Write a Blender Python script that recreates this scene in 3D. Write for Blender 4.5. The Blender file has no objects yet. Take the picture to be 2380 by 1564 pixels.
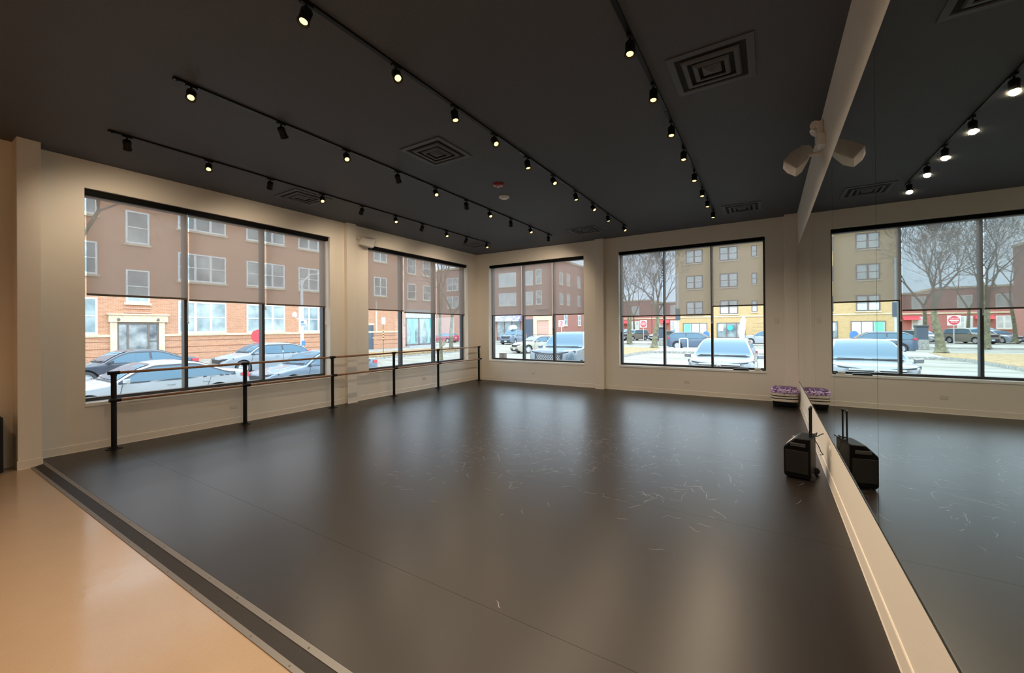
import bpy, bmesh, math, random
from mathutils import Vector, Matrix
random.seed(7)
PI = math.pi
scene = bpy.context.scene
COL = scene.collection

# ------------------------------------------------------------------ camera
CAM_F, CAM_YAW, CAM_PITCH, CAM_ROLL, CAM_CY = 951.52145, 0.55932, 0.00286, -0.00766, 759.78
fw = Vector((-math.sin(CAM_YAW)*math.cos(CAM_PITCH), math.cos(CAM_YAW)*math.cos(CAM_PITCH), math.sin(CAM_PITCH)))
rt = Vector((math.cos(CAM_YAW), math.sin(CAM_YAW), 0)); up = rt.cross(fw)
rt2 = rt*math.cos(CAM_ROLL) + up*math.sin(CAM_ROLL); up2 = up*math.cos(CAM_ROLL) - rt*math.sin(CAM_ROLL)
camd = bpy.data.cameras.new('camera'); cam = bpy.data.objects.new('camera', camd); COL.objects.link(cam)
M3 = Matrix((rt2, up2, -fw)).transposed()
cam.matrix_world = Matrix.Translation((0, 0, 1.57)) @ M3.to_4x4()
camd.sensor_width = 36; camd.sensor_fit = 'HORIZONTAL'; camd.lens = CAM_F*36/2380
camd.shift_y = -(782-CAM_CY)/2380; camd.clip_start = 0.05; camd.clip_end = 600
scene.camera = cam

# ------------------------------------------------------------------ sky, exposure
SKY = 4.0
world = bpy.data.worlds.new('overcast_sky'); scene.world = world; world.use_nodes = True
wn = world.node_tree; wn.nodes.clear()
wo = wn.nodes.new('ShaderNodeOutputWorld'); wb = wn.nodes.new('ShaderNodeBackground')
tc = wn.nodes.new('ShaderNodeTexCoord'); nz = wn.nodes.new('ShaderNodeTexNoise'); cr = wn.nodes.new('ShaderNodeValToRGB')
nz.inputs['Scale'].default_value = 2.2; nz.inputs['Detail'].default_value = 5
cr.color_ramp.elements[0].position = 0.35; cr.color_ramp.elements[0].color = (0.62, 0.80, 1.0, 1)
cr.color_ramp.elements[1].position = 0.7; cr.color_ramp.elements[1].color = (0.78, 0.90, 1.02, 1)
wn.links.new(tc.outputs['Generated'], nz.inputs['Vector']); wn.links.new(nz.outputs['Fac'], cr.inputs['Fac'])
wn.links.new(cr.outputs['Color'], wb.inputs['Color'])
sx = wn.nodes.new('ShaderNodeSeparateXYZ'); mrw = wn.nodes.new('ShaderNodeMapRange')      # overcast: brighter overhead than at the horizon
wn.links.new(tc.outputs['Generated'], sx.inputs[0]); wn.links.new(sx.outputs['Z'], mrw.inputs['Value'])
mrw.inputs['To Min'].default_value = SKY*0.62; mrw.inputs['To Max'].default_value = SKY*1.25
wn.links.new(mrw.outputs['Result'], wb.inputs['Strength'])
wn.links.new(wb.outputs['Background'], wo.inputs['Surface'])
vs = scene.view_settings
vs.view_transform = 'Standard'; vs.look = 'None'; vs.gamma = 1; vs.use_curve_mapping = False; vs.exposure = 0.48
cy = scene.cycles
cy.use_denoising = True; cy.max_bounces = 9; cy.diffuse_bounces = 5; cy.glossy_bounces = 5
cy.transmission_bounces = 6; cy.transparent_max_bounces = 24
cy.sample_clamp_indirect = 4.0; cy.caustics_reflective = True; cy.caustics_refractive = False
LAMP_W = 46.0        # each track spotlight
LOBBY_W = 64.0      # each lobby downlight behind the camera
LAMP_COL = (1.0, 0.79, 0.56)
LOBBY_COL = (1.0, 0.57, 0.28)

# ------------------------------------------------------------------ materials
def mat(name, col, rough=0.6, metal=0.0, spec=0.5, coat=0.0, emit=None, estr=0.0):
    m = bpy.data.materials.new(name); m.use_nodes = True
    b = m.node_tree.nodes['Principled BSDF']
    b.inputs['Base Color'].default_value = (*col, 1); b.inputs['Roughness'].default_value = rough
    b.inputs['Metallic'].default_value = metal; b.inputs['Specular IOR Level'].default_value = spec
    b.inputs['Coat Weight'].default_value = coat
    if emit:
        b.inputs['Emission Color'].default_value = (*emit, 1); b.inputs['Emission Strength'].default_value = estr
    return m
def N(m, t): return m.node_tree.nodes.new(t)
def LK(m, a, b): m.node_tree.links.new(a, b)
def bsdf(m): return m.node_tree.nodes['Principled BSDF']
def noisy(m, scale, c0, c1, lo=0.35, hi=0.65, detail=4, bump=0.0, coord='Object', vec_scale=None, rough_var=None):
    t = N(m, 'ShaderNodeTexCoord'); n = N(m, 'ShaderNodeTexNoise'); r = N(m, 'ShaderNodeValToRGB')
    n.inputs['Scale'].default_value = scale; n.inputs['Detail'].default_value = detail
    src = t.outputs[coord]
    if vec_scale:
        mp = N(m, 'ShaderNodeMapping'); mp.inputs['Scale'].default_value = vec_scale
        LK(m, src, mp.inputs['Vector']); src = mp.outputs['Vector']
    LK(m, src, n.inputs['Vector']); LK(m, n.outputs['Fac'], r.inputs['Fac'])
    r.color_ramp.elements[0].position = lo; r.color_ramp.elements[0].color = (*c0, 1)
    r.color_ramp.elements[1].position = hi; r.color_ramp.elements[1].color = (*c1, 1)
    LK(m, r.outputs['Color'], bsdf(m).inputs['Base Color'])
    if rough_var:
        mr = N(m, 'ShaderNodeMapRange'); mr.inputs['To Min'].default_value = rough_var[0]; mr.inputs['To Max'].default_value = rough_var[1]
        LK(m, n.outputs['Fac'], mr.inputs['Value']); LK(m, mr.outputs['Result'], bsdf(m).inputs['Roughness'])
    if bump:
        bp = N(m, 'ShaderNodeBump'); bp.inputs['Strength'].default_value = bump; bp.inputs['Distance'].default_value = 0.01
        LK(m, n.outputs['Fac'], bp.inputs['Height']); LK(m, bp.outputs['Normal'], bsdf(m).inputs['Normal'])
    return m
def brick(name, c1, c2, mortar, axis='YZ', bw=0.21, bh=0.073):
    m = mat(name, c1, 0.85)
    t = N(m, 'ShaderNodeTexCoord'); s = N(m, 'ShaderNodeSeparateXYZ'); cm = N(m, 'ShaderNodeCombineXYZ')
    LK(m, t.outputs['Object'], s.inputs[0]); LK(m, s.outputs[axis[0]], cm.inputs[0]); LK(m, s.outputs[axis[1]], cm.inputs[1])
    b = N(m, 'ShaderNodeTexBrick'); LK(m, cm.outputs[0], b.inputs['Vector'])
    b.inputs['Scale'].default_value = 1; b.inputs['Brick Width'].default_value = bw; b.inputs['Row Height'].default_value = bh
    b.inputs['Mortar Size'].default_value = 0.007; b.inputs['Color1'].default_value = (*c1, 1)
    b.inputs['Color2'].default_value = (*c2, 1); b.inputs['Mortar'].default_value = (*mortar, 1)
    LK(m, b.outputs['Color'], bsdf(m).inputs['Base Color'])
    return m
def glassmat(name, tint=(0.96, 0.98, 0.97), refl=1.0):
    m = bpy.data.materials.new(name); m.use_nodes = True; nt = m.node_tree; nt.nodes.clear()
    o = nt.nodes.new('ShaderNodeOutputMaterial'); mx = nt.nodes.new('ShaderNodeMixShader')
    tr = nt.nodes.new('ShaderNodeBsdfTransparent'); gl = nt.nodes.new('ShaderNodeBsdfGlossy'); fr = nt.nodes.new('ShaderNodeFresnel')
    tr.inputs['Color'].default_value = (*tint, 1); gl.inputs['Roughness'].default_value = 0.0; fr.inputs['IOR'].default_value = 1.25
    nt.links.new(fr.outputs[0], mx.inputs['Fac']); nt.links.new(tr.outputs[0], mx.inputs[1]); nt.links.new(gl.outputs[0], mx.inputs[2])
    nt.links.new(mx.outputs[0], o.inputs['Surface'])
    return m

MT = {}
MT['wall'] = noisy(mat('painted_plaster', (0.70, 0.64, 0.55), 0.55), 140, (0.77, 0.72, 0.645), (0.80, 0.75, 0.675))
MT['reveal'] = mat('window_return_paint', (0.78, 0.75, 0.68), 0.5)
MT['ceil'] = noisy(mat('black_ceiling_paint', (0.03, 0.03, 0.032), 0.62, spec=0.2), 60, (0.090, 0.095, 0.112), (0.100, 0.105, 0.122))
MT['base'] = mat('cove_base', (0.74, 0.68, 0.60), 0.4)
MT['sill'] = mat('white_sill', (0.86, 0.86, 0.84), 0.3)
MT['bronze'] = mat('dark_aluminium_frame', (0.035, 0.034, 0.034), 0.35, spec=0.5)
MT['glass'] = glassmat('window_glass')
MT['cassette'] = mat('black_shade_cassette', (0.003, 0.003, 0.0033), 0.6, spec=0.1)
MT['hem'] = mat('shade_hem', (0.10, 0.075, 0.06), 0.6)
MT['chain'] = mat('white_bead_chain', (0.85, 0.83, 0.80), 0.35)
MT['black'] = mat('black_powder_coat', (0.006, 0.006, 0.0065), 0.42, spec=0.25)
MT['rail'] = mat('barre_wood', (0.42, 0.22, 0.10), 0.35)
noisy(MT['rail'], 30, (0.25, 0.115, 0.055), (0.34, 0.175, 0.085), vec_scale=(1, 0.05, 1))
MT['mirror'] = mat('silver_mirror', (0.76, 0.83, 0.80), 0.012, metal=1.0)
MT['edge'] = mat('mirror_edge', (0.01, 0.014, 0.013), 0.3)
MT['lens'] = mat('lit_lamp_lens', (1, 0.9, 0.7), 0.3, emit=(1.0, 0.66, 0.25), estr=1.8)
MT['metalstrip'] = mat('aluminium_edge_strip', (0.25, 0.25, 0.255), 0.42, metal=0.5)
MT['rubber'] = noisy(mat('black_ramp_rubber', (0.018, 0.018, 0.02), 0.6), 300, (0.014, 0.014, 0.016), (0.026, 0.026, 0.029))
MT['white'] = mat('white_plastic', (0.78, 0.76, 0.72), 0.4)
MT['ivory'] = mat('ivory_plate', (0.70, 0.65, 0.57), 0.35)
MT['slot'] = mat('outlet_slot', (0.10, 0.08, 0.07), 0.5)
MT['red'] = mat('red_plastic', (0.30, 0.012, 0.015), 0.3)
MT['clear'] = mat('strobe_lens', (0.75, 0.70, 0.70), 0.15)
MT['chrome'] = mat('chrome', (0.75, 0.75, 0.76), 0.15, metal=1)
MT['grey'] = mat('grey_plastic', (0.30, 0.30, 0.31), 0.45)
MT['silver_lab'] = mat('silver_control_plate', (0.62, 0.62, 0.62), 0.35)
MT['grille_black'] = noisy(mat('speaker_grille', (0.012, 0.012, 0.012), 0.55), 400, (0.004, 0.004, 0.004), (0.009, 0.009, 0.009))
MT['purple'] = noisy(mat('purple_shag', (0.30, 0.14, 0.42), 0.8), 45, (0.12, 0.03, 0.20), (0.80, 0.66, 0.92), 0.42, 0.58)
MT['cream'] = noisy(mat('cream_fabric', (0.62, 0.55, 0.48), 0.85), 200, (0.56, 0.49, 0.42), (0.66, 0.60, 0.53))
# polished concrete
m = mat('polished_concrete', (0.45, 0.37, 0.28), 0.22); MT['concrete'] = m
noisy(m, 5, (0.465, 0.36, 0.265), (0.475, 0.37, 0.275), 0.3, 0.7, detail=8, rough_var=(0.13, 0.17))
nb = N(m, 'ShaderNodeTexNoise'); nb.inputs['Scale'].default_value = 11; nb.inputs['Detail'].default_value = 3; tb = N(m, 'ShaderNodeTexCoord'); LK(m, tb.outputs['Object'], nb.inputs['Vector'])
bb = N(m, 'ShaderNodeBump'); bb.inputs['Strength'].default_value = 0.10; bb.inputs['Distance'].default_value = 0.01; LK(m, nb.outputs['Fac'], bb.inputs['Height']); LK(m, bb.outputs['Normal'], bsdf(m).inputs['Normal'])
v = N(m, 'ShaderNodeTexVoronoi'); v.inputs['Scale'].default_value = 110
tcn = N(m, 'ShaderNodeTexCoord'); LK(m, tcn.outputs['Object'], v.inputs['Vector'])
r2 = N(m, 'ShaderNodeValToRGB'); r2.color_ramp.elements[0].position = 0.0; r2.color_ramp.elements[0].color = (0.55, 0.5, 0.45, 1)
r2.color_ramp.elements[1].position = 0.25; r2.color_ramp.elements[1].color = (1, 1, 1, 1); LK(m, v.outputs['Distance'], r2.inputs['Fac'])
mxc = N(m, 'ShaderNodeMix'); mxc.data_type = 'RGBA'; mxc.blend_type = 'MULTIPLY'; mxc.inputs['Factor'].default_value = 0.6
old = bsdf(m).inputs['Base Color'].links[0].from_socket
LK(m, old, mxc.inputs['A']); LK(m, r2.outputs['Color'], mxc.inputs['B']); LK(m, mxc.outputs['Result'], bsdf(m).inputs['Base Color'])
# vinyl dance floor
m = mat('black_dance_vinyl', (0.03, 0.027, 0.026), 0.3, spec=0.5); MT['vinyl'] = m
bsdf(m).inputs['Base Color'].default_value = (0.0125, 0.0088, 0.0072, 1); bsdf(m).inputs['IOR'].default_value = 1.41; bsdf(m).inputs['Roughness'].default_value = 0.335
MT['scuff'] = mat('pale_scuff', (0.16, 0.162, 0.168), 0.30, spec=1.0)
# semi-transparent roller shade fabric
m = bpy.data.materials.new('screen_fabric'); m.use_nodes = True; nt = m.node_tree; nt.nodes.clear(); MT['fabric'] = m
o = nt.nodes.new('ShaderNodeOutputMaterial'); mx = nt.nodes.new('ShaderNodeMixShader'); ad = nt.nodes.new('ShaderNodeMixShader')
tr = nt.nodes.new('ShaderNodeBsdfTransparent'); df = nt.nodes.new('ShaderNodeBsdfDiffuse'); tl = nt.nodes.new('ShaderNodeBsdfTranslucent')
df.inputs['Color'].default_value = (0.30, 0.245, 0.21, 1); tl.inputs['Color'].default_value = (0.35, 0.28, 0.24, 1)
ad.inputs['Fac'].default_value = 0.55; mx.inputs['Fac'].default_value = 0.80
nt.links.new(df.outputs[0], ad.inputs[1]); nt.links.new(tl.outputs[0], ad.inputs[2])
nt.links.new(tr.outputs[0], mx.inputs[1]); nt.links.new(ad.outputs[0], mx.inputs[2]); nt.links.new(mx.outputs[0], o.inputs['Surface'])
# exterior
MT['asphalt'] = noisy(mat('worn_asphalt', (0.4, 0.4, 0.39), 0.9), 0.8, (0.180, 0.158, 0.122), (0.285, 0.262, 0.215), detail=8, vec_scale=(.5, 2.2, 1))
MT['pave'] = noisy(mat('concrete_paving', (0.6, 0.57, 0.5), 0.9), 2, (0.26, 0.235, 0.195), (0.36, 0.33, 0.28), detail=6)
MT['curb'] = noisy(mat('stone_curb', (0.6, 0.57, 0.52), 0.9), 8, (0.22, 0.21, 0.19), (0.40, 0.38, 0.34))
MT['dirt'] = noisy(mat('dry_grass', (0.5, 0.34, 0.17), 0.95), 5, (0.21, 0.125, 0.05), (0.36, 0.25, 0.125), detail=8)
MT['brickA'] = brick('orange_brick', (0.44, 0.185, 0.095), (0.53, 0.25, 0.135), (0.52, 0.36, 0.26), 'YZ')
MT['brickP'] = brick('pink_brick', (0.52, 0.27, 0.20), (0.60, 0.34, 0.26), (0.55, 0.45, 0.38), 'YZ')
MT['brickD'] = brick('dark_red_brick', (0.32, 0.15, 0.11), (0.40, 0.20, 0.15), (0.38, 0.28, 0.22), 'XZ')
MT['brickDs'] = brick('dark_red_side_brick', (0.34, 0.12, 0.085), (0.42, 0.16, 0.12), (0.34, 0.22, 0.18), 'YZ')
MT['brickY'] = brick('yellow_brick', (0.52, 0.325, 0.135), (0.60, 0.40, 0.18), (0.48, 0.36, 0.22), 'XZ')
MT['brickR'] = brick('row_red_brick', (0.40, 0.12, 0.10), (0.50, 0.17, 0.14), (0.42, 0.26, 0.22), 'XZ')
MT['joint'] = mat('dark_brick_joint', (0.26, 0.12, 0.07), 0.9); MT['jointY'] = mat('brown_brick_joint', (0.36, 0.25, 0.12), 0.9)
MT['lime'] = noisy(mat('limestone', (0.62, 0.50, 0.35), 0.85), 6, (0.56, 0.44, 0.29), (0.68, 0.56, 0.40))
MT['wframe'] = mat('white_window_frame', (0.80, 0.80, 0.78), 0.5)
MT['dframe'] = mat('brown_window_frame', (0.16, 0.12, 0.10), 0.5)
MT['wpane'] = noisy(mat('house_window_pane', (0.22, 0.27, 0.27), 0.06, spec=0.8), 0.8, (0.12, 0.17, 0.18), (0.42, 0.46, 0.44))
MT['wpaneL'] = noisy(mat('blind_window_pane', (0.6, 0.64, 0.62), 0.12, spec=0.7), 1.0, (0.50, 0.55, 0.54), (0.68, 0.70, 0.68))
MT['doorglass'] = noisy(mat('entrance_glass', (0.25, 0.25, 0.25), 0.06, spec=0.8), 1.2, (0.10, 0.11, 0.12), (0.42, 0.42, 0.40))
MT['ddoor'] = mat('dark_blue_door', (0.07, 0.085, 0.11), 0.4)
MT['teal'] = mat('teal_curtain', (0.05, 0.32, 0.31), 0.8)
MT['paleteal'] = mat('pale_teal_curtain', (0.27, 0.44, 0.43), 0.8)
MT['lilac'] = mat('pale_curtain', (0.40, 0.40, 0.43), 0.8)
MT['awning'] = noisy(mat('purple_awning', (0.28, 0.25, 0.42), 0.8), 3, (0.22, 0.20, 0.34), (0.42, 0.38, 0.56))
MT['green'] = mat('green_poster', (0.18, 0.62, 0.36), 0.6)
MT['blue'] = mat('blue_paint', (0.08, 0.20, 0.45), 0.45)
MT['cyan'] = mat('turquoise_sign', (0.05, 0.55, 0.62), 0.5)
MT['signred'] = mat('sign_red', (0.62, 0.06, 0.07), 0.5)
MT['signwhite'] = mat('sign_white', (0.80, 0.79, 0.78), 0.5)
MT['yellow'] = mat('yellow_tape', (0.75, 0.62, 0.15), 0.6)
MT['steel'] = mat('galvanised_steel', (0.55, 0.56, 0.57), 0.45, metal=0.3)
MT['bark'] = noisy(mat('pale_bark', (0.32, 0.28, 0.20), 0.9), 6, (0.085, 0.072, 0.048), (0.20, 0.18, 0.10), detail=6)
MT['twig'] = mat('grey_twigs', (0.10, 0.085, 0.075), 0.9)
MT['shrub'] = mat('dry_shrub_stems', (0.42, 0.30, 0.19), 0.9)
MT['tyre'] = mat('tyre_rubber', (0.05, 0.05, 0.055), 0.8)
MT['rim'] = mat('alloy_rim', (0.55, 0.55, 0.57), 0.35, metal=0.5)
MT['carglass'] = mat('car_glass', (0.065, 0.125, 0.17), 0.04, spec=0.45)
MT['cardark'] = mat('car_black_trim', (0.045, 0.045, 0.05), 0.5)
MT['headlamp'] = mat('headlamp_lens', (0.07, 0.075, 0.08), 0.15, spec=0.3)
MT['taillamp'] = mat('taillamp_lens', (0.62, 0.06, 0.08), 0.15)
def paint(name, c): return mat(name, c, 0.25, spec=0.5, coat=0.6)

# ------------------------------------------------------------------ mesh building
class MB:
    def __init__(s): s.v = []; s.f = []; s.sm = []
    def add(s, vs, fs, smooth=False):
        o = len(s.v); s.v += [tuple(p) for p in vs]
        for f in fs: s.f.append([i+o for i in f]); s.sm.append(smooth)
        return s
    def box(s, a, b):
        x0, y0, z0 = (min(a[i], b[i]) for i in range(3)); x1, y1, z1 = (max(a[i], b[i]) for i in range(3))
        return s.add([(x0,y0,z0),(x1,y0,z0),(x1,y1,z0),(x0,y1,z0),(x0,y0,z1),(x1,y0,z1),(x1,y1,z1),(x0,y1,z1)],
                     [(0,3,2,1),(4,5,6,7),(0,1,5,4),(1,2,6,5),(2,3,7,6),(3,0,4,7)])
    def cbox(s, c, d): return s.box([c[i]-d[i]/2 for i in range(3)], [c[i]+d[i]/2 for i in range(3)])
    def lathe(s, prof, org=(0,0,0), axis=(0,0,1), n=20, smooth=True, cap=True):
        # prof: list of (radius, height along the axis)
        ax = Vector(axis).normalized(); u = ax.orthogonal().normalized(); w = ax.cross(u); o = Vector(org)
        vs = []; k = len(prof)
        for i in range(n):
            a = 2*PI*i/n; d = u*math.cos(a)+w*math.sin(a)
            for r, h in prof: vs.append(o+ax*h+d*r)
        fs = [(i*k+j, ((i+1)%n)*k+j, ((i+1)%n)*k+j+1, i*k+j+1) for i in range(n) for j in range(k-1)]
        s.add(vs, fs, smooth)
        if not cap: return s
        if prof[0][0] > 1e-6: s.add([o+ax*prof[0][1]+(u*math.cos(2*PI*i/n)+w*math.sin(2*PI*i/n))*prof[0][0] for i in range(n)], [tuple(reversed(range(n)))])
        if prof[-1][0] > 1e-6: s.add([o+ax*prof[-1][1]+(u*math.cos(2*PI*i/n)+w*math.sin(2*PI*i/n))*prof[-1][0] for i in range(n)], [tuple(range(n))])
        return s
    def cyl(s, p, q, r, r2=None, n=14, smooth=True):
        p = Vector(p); q = Vector(q); h = (q-p).length
        return s.lathe([(r, 0), (r if r2 is None else r2, h)], p, q-p, n, smooth)
    def tube(s, pts, r, n=8):
        pts = [Vector(p) for p in pts]; rr = r if isinstance(r, (list, tuple)) else [r]*len(pts)
        t0 = (pts[1]-pts[0]).normalized(); u = t0.orthogonal().normalized(); vs = []
        for i, p in enumerate(pts):
            t = (pts[min(i+1, len(pts)-1)]-pts[max(i-1, 0)]).normalized()
            u = (u-t*u.dot(t)); u = u.normalized() if u.length > 1e-6 else t.orthogonal().normalized(); w = t.cross(u)
            for k in range(n):
                a = 2*PI*k/n; vs.append(p+(u*math.cos(a)+w*math.sin(a))*rr[i])
        fs = [(i*n+k, i*n+(k+1)%n, (i+1)*n+(k+1)%n, (i+1)*n+k) for i in range(len(pts)-1) for k in range(n)]
        fs += [tuple(reversed(range(n))), tuple(range((len(pts)-1)*n, len(pts)*n))]
        return s.add(vs, fs, True)
    def prism(s, poly, axis, a, b):
        # poly: 2D points in the two other axes (order x,y,z without `axis`), extruded from a to b
        def P(p, c): return {'x': (c, p[0], p[1]), 'y': (p[0], c, p[1]), 'z': (p[0], p[1], c)}[axis]
        n = len(poly); vs = [P(p, a) for p in poly]+[P(p, b) for p in poly]
        return s.add(vs, [tuple(reversed(range(n))), tuple(range(n, 2*n))]+[(i, (i+1)%n, (i+1)%n+n, i+n) for i in range(n)])
    def hull(s, pts):
        bm = bmesh.new()
        for p in pts: bm.verts.new(p)
        r = bmesh.ops.convex_hull(bm, input=bm.verts)
        bmesh.ops.delete(bm, geom=[g for g in r['geom_interior'] if isinstance(g, bmesh.types.BMVert)], context='VERTS')
        bm.verts.index_update(); s.add([v.co[:] for v in bm.verts], [[v.index for v in f.verts] for f in bm.faces]); bm.free()
        return s
    def build(s, name, m, parent=None, org=(0,0,0), bevel=0, seg=2, fix=True):
        me = bpy.data.meshes.new(name)
        me.from_pydata([(p[0]-org[0], p[1]-org[1], p[2]-org[2]) for p in s.v], [], s.f)
        for p, q in zip(me.polygons, s.sm): p.use_smooth = q
        if fix:
            bm = bmesh.new(); bm.from_mesh(me); bmesh.ops.recalc_face_normals(bm, faces=bm.faces); bm.to_mesh(me); bm.free()
        if any(s.sm): me.set_sharp_from_angle(angle=math.radians(42))
        me.materials.append(MT[m] if isinstance(m, str) else m)
        o = bpy.data.objects.new(name, me); COL.objects.link(o)
        if parent is not None: o.parent = parent
        else: o.location = org
        if bevel:
            b = o.modifiers.new('bevel', 'BEVEL'); b.width = bevel; b.segments = seg; b.limit_method = 'ANGLE'
        return o
def tag(o, label=None, cat=None, group=None, kind=None):
    for k, v in (('label', label), ('category', cat), ('group', group), ('kind', kind)):
        if v: o[k] = v
    return o
def thing(name, label, cat, loc=(0,0,0), rotz=0, group=None):
    o = bpy.data.objects.new(name, None); COL.objects.link(o); o.empty_display_size = 0.1
    o.location = loc; o.rotation_euler = (0, 0, rotz)
    return tag(o, label, cat, group)
def structure(name, loc=(0,0,0)):
    o = bpy.data.objects.new(name, None); COL.objects.link(o); o.location = loc; o['kind'] = 'structure'; return o
def text_mesh(body, size, mtl, parent, name, matrix, depth=0.004):
    c = bpy.data.curves.new('lettering_curve', 'FONT'); c.body = body; c.size = size; c.align_x = 'CENTER'; c.align_y = 'CENTER'; c.extrude = depth
    t = bpy.data.objects.new('lettering_tmp', c); COL.objects.link(t)
    me = bpy.data.meshes.new_from_object(t.evaluated_get(bpy.context.evaluated_depsgraph_get()))
    bpy.data.objects.remove(t); bpy.data.curves.remove(c)
    me.transform(matrix); me.materials.clear(); me.materials.append(MT[mtl])
    o = bpy.data.objects.new(name, me); COL.objects.link(o); o.parent = parent; return o

# ------------------------------------------------------------------ room dimensions
XL, XR, XM, YF, YN, HC = -7.636, 0.511, 0.5036, 10.164, -6.5, 3.837
ZT, ZB = 3.478, 0.578
W1, W2, W3, W4 = (1.583, 5.160), (6.103, 9.724), (-7.198, -4.115), (-3.197, -0.041)
TH = 0.34
# walls
def wall_with_openings(name, axis, face, back, lo, hi, openings):
    b = MB()
    def bx(u0, u1, z0, z1):
        if axis == 'x': b.box((face, u0, z0), (back, u1, z1))
        else: b.box((u0, face, z0), (u1, back, z1))
    cur = lo
    for a, c in openings:
        bx(cur, a, -0.03, HC); bx(a, c, -0.03, ZB); bx(a, c, ZT, HC); cur = c
    bx(cur, hi, -0.03, HC)
    o = b.build(name, 'wall'); o['kind'] = 'structure'; return o
wall_with_openings('wall_left', 'x', XL, XL-TH, YN, YF+TH, [W1, W2])
wall_with_openings('wall_back', 'y', YF, YF+TH, XL, XR+0.2, [W3, W4])
o = MB().box((XR, YN, -0.03), (XR+0.2, YF, HC)).build('wall_right', 'wall'); o['kind'] = 'structure'
o = MB().box((XL, YN-0.2, -0.03), (XR+0.2, YN, HC)).build('wall_front', 'wall'); o['kind'] = 'structure'
o = MB().box((XL-TH, YN-0.2, HC), (XR+0.2, YF+TH, HC+0.3)).build('ceiling', 'ceil'); o['kind'] = 'structure'
o = MB().box((XL, YN, -0.25), (XR, 1.075, -0.03)).box((XL, 1.075, -0.25), (XR, YF, -0.10)).build('floor', 'concrete'); o['kind'] = 'structure'
# pilasters
for i, (a, c) in enumerate([((XL-.01, 0.975, -.03), (-7.36, 1.165, HC)), ((XL-.01, 5.49, 0), (-7.54, 5.72, HC)),
                            ((-3.775, YF+.01, 0), (-3.55, 10.06, HC)), ((0.29, YF+.01, 0), (XR, 10.0, HC))]):
    o = MB().box(a, c).build('trim_%d' % (i+1), 'wall', bevel=0.006); o['kind'] = 'structure'
# baseboards
def baseb(name, segs):
    b = MB()
    for axis, face, d, u0, u1, z0 in segs:
        pr = [(face, z0), (face+d*0.016, z0), (face+d*0.012, z0+0.012), (face+d*0.007, z0+0.095), (face+d*0.004, z0+0.102), (face, z0+0.102)]
        if axis == 'x': b.prism(pr, 'y', u0, u1)
        else: b.prism([(p[0], p[1]) for p in pr], 'x', u0, u1)
    o = b.build(name, 'base'); o['kind'] = 'structure'
baseb('baseboard_left', [('x', XL, 1, 1.165, 5.49, 0), ('x', -7.54, 1, 5.484, 5.726, 0), ('x', XL, 1, 5.72, YF, 0), ('x', -7.36, 1, 0.97, 1.17, -.03), ('x', XL, 1, YN, 0.975, -.03)])
baseb('baseboard_back', [('y', YF, -1, XL, -3.775, 0), ('y', 10.06, -1, -3.78, -3.545, 0), ('y', YF, -1, -3.55, 0.29, 0), ('y', 10.0, -1, 0.29, XR, 0)])
baseb('baseboard_right', [('x', XR, -1, 1.2, 10.0, 0), ('x', XR, -1, YN, 1.2, -.03)])

# windows
def window(idx, axis, u0, u1, mull, glass_at, inner):
    s = structure('window_%d' % idx)
    sg = 1 if axis == 'y' else -1          # outward direction
    def bx(b, a0, a1, z0, z1, d0, d1):
        if axis == 'x': b.box((d0, a0, z0), (d1, a1, z1))
        else: b.box((a0, d0, z0), (a1, d1, z1))
    fr = MB(); w = 0.045; dep0, dep1 = glass_at-sg*0.03, glass_at+sg*0.085
    z0, z1 = ZB+0.042, ZT
    bx(fr, u0, u0+w, z0, z1, dep0, dep1); bx(fr, u1-w, u1, z0, z1, dep0, dep1)
    bx(fr, u0+w, u1-w, z0, z0+w, dep0, dep1); bx(fr, u0+w, u1-w, z1-w-.03, z1, dep0, dep1)
    for m_ in mull: bx(fr, m_-0.024, m_+0.024, z0+w, z1-w, dep0, dep1)
    fr.build('frame', 'bronze', s)
    edges = [u0+w]+[e for m_ in mull for e in (m_-0.024, m_+0.024)]+[u1-w]
    for i in range(0, len(edges), 2):
        g = MB(); bx(g, edges[i], edges[i+1], z0+w, z1-w-.03, glass_at+sg*.02, glass_at+sg*0.026); g.build('pane', 'glass', s)
    sl = MB(); bx(sl, u0, u1, ZB-.004, ZB+0.042, inner-sg*0.012, glass_at-sg*0.03); sl.build('sill', 'sill', s, bevel=0.004)
    rv = MB()
    bx(rv, u0, u0+.006, ZB+.042, ZT, inner+sg*.004, dep0); bx(rv, u1-.006, u1, ZB+.042, ZT, inner+sg*.004, dep0); bx(rv, u0+.006, u1-.006, ZT-.006, ZT, inner+sg*.004, dep0)
    rv.build('reveal', 'reveal', s)
M1, M2, M3m, M4 = (2.76, 3.932), (7.262, 8.455), (-6.085, -5.092), (-2.132, -1.086)
window(1, 'x', W1[0], W1[1], M1, XL-0.215, XL)
window(2, 'x', W2[0], W2[1], M2, XL-0.215, XL)
window(3, 'y', W3[0], W3[1], M3m, YF+0.20, YF)
window(4, 'y', W4[0], W4[1], M4, YF+0.20, YF)

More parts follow.
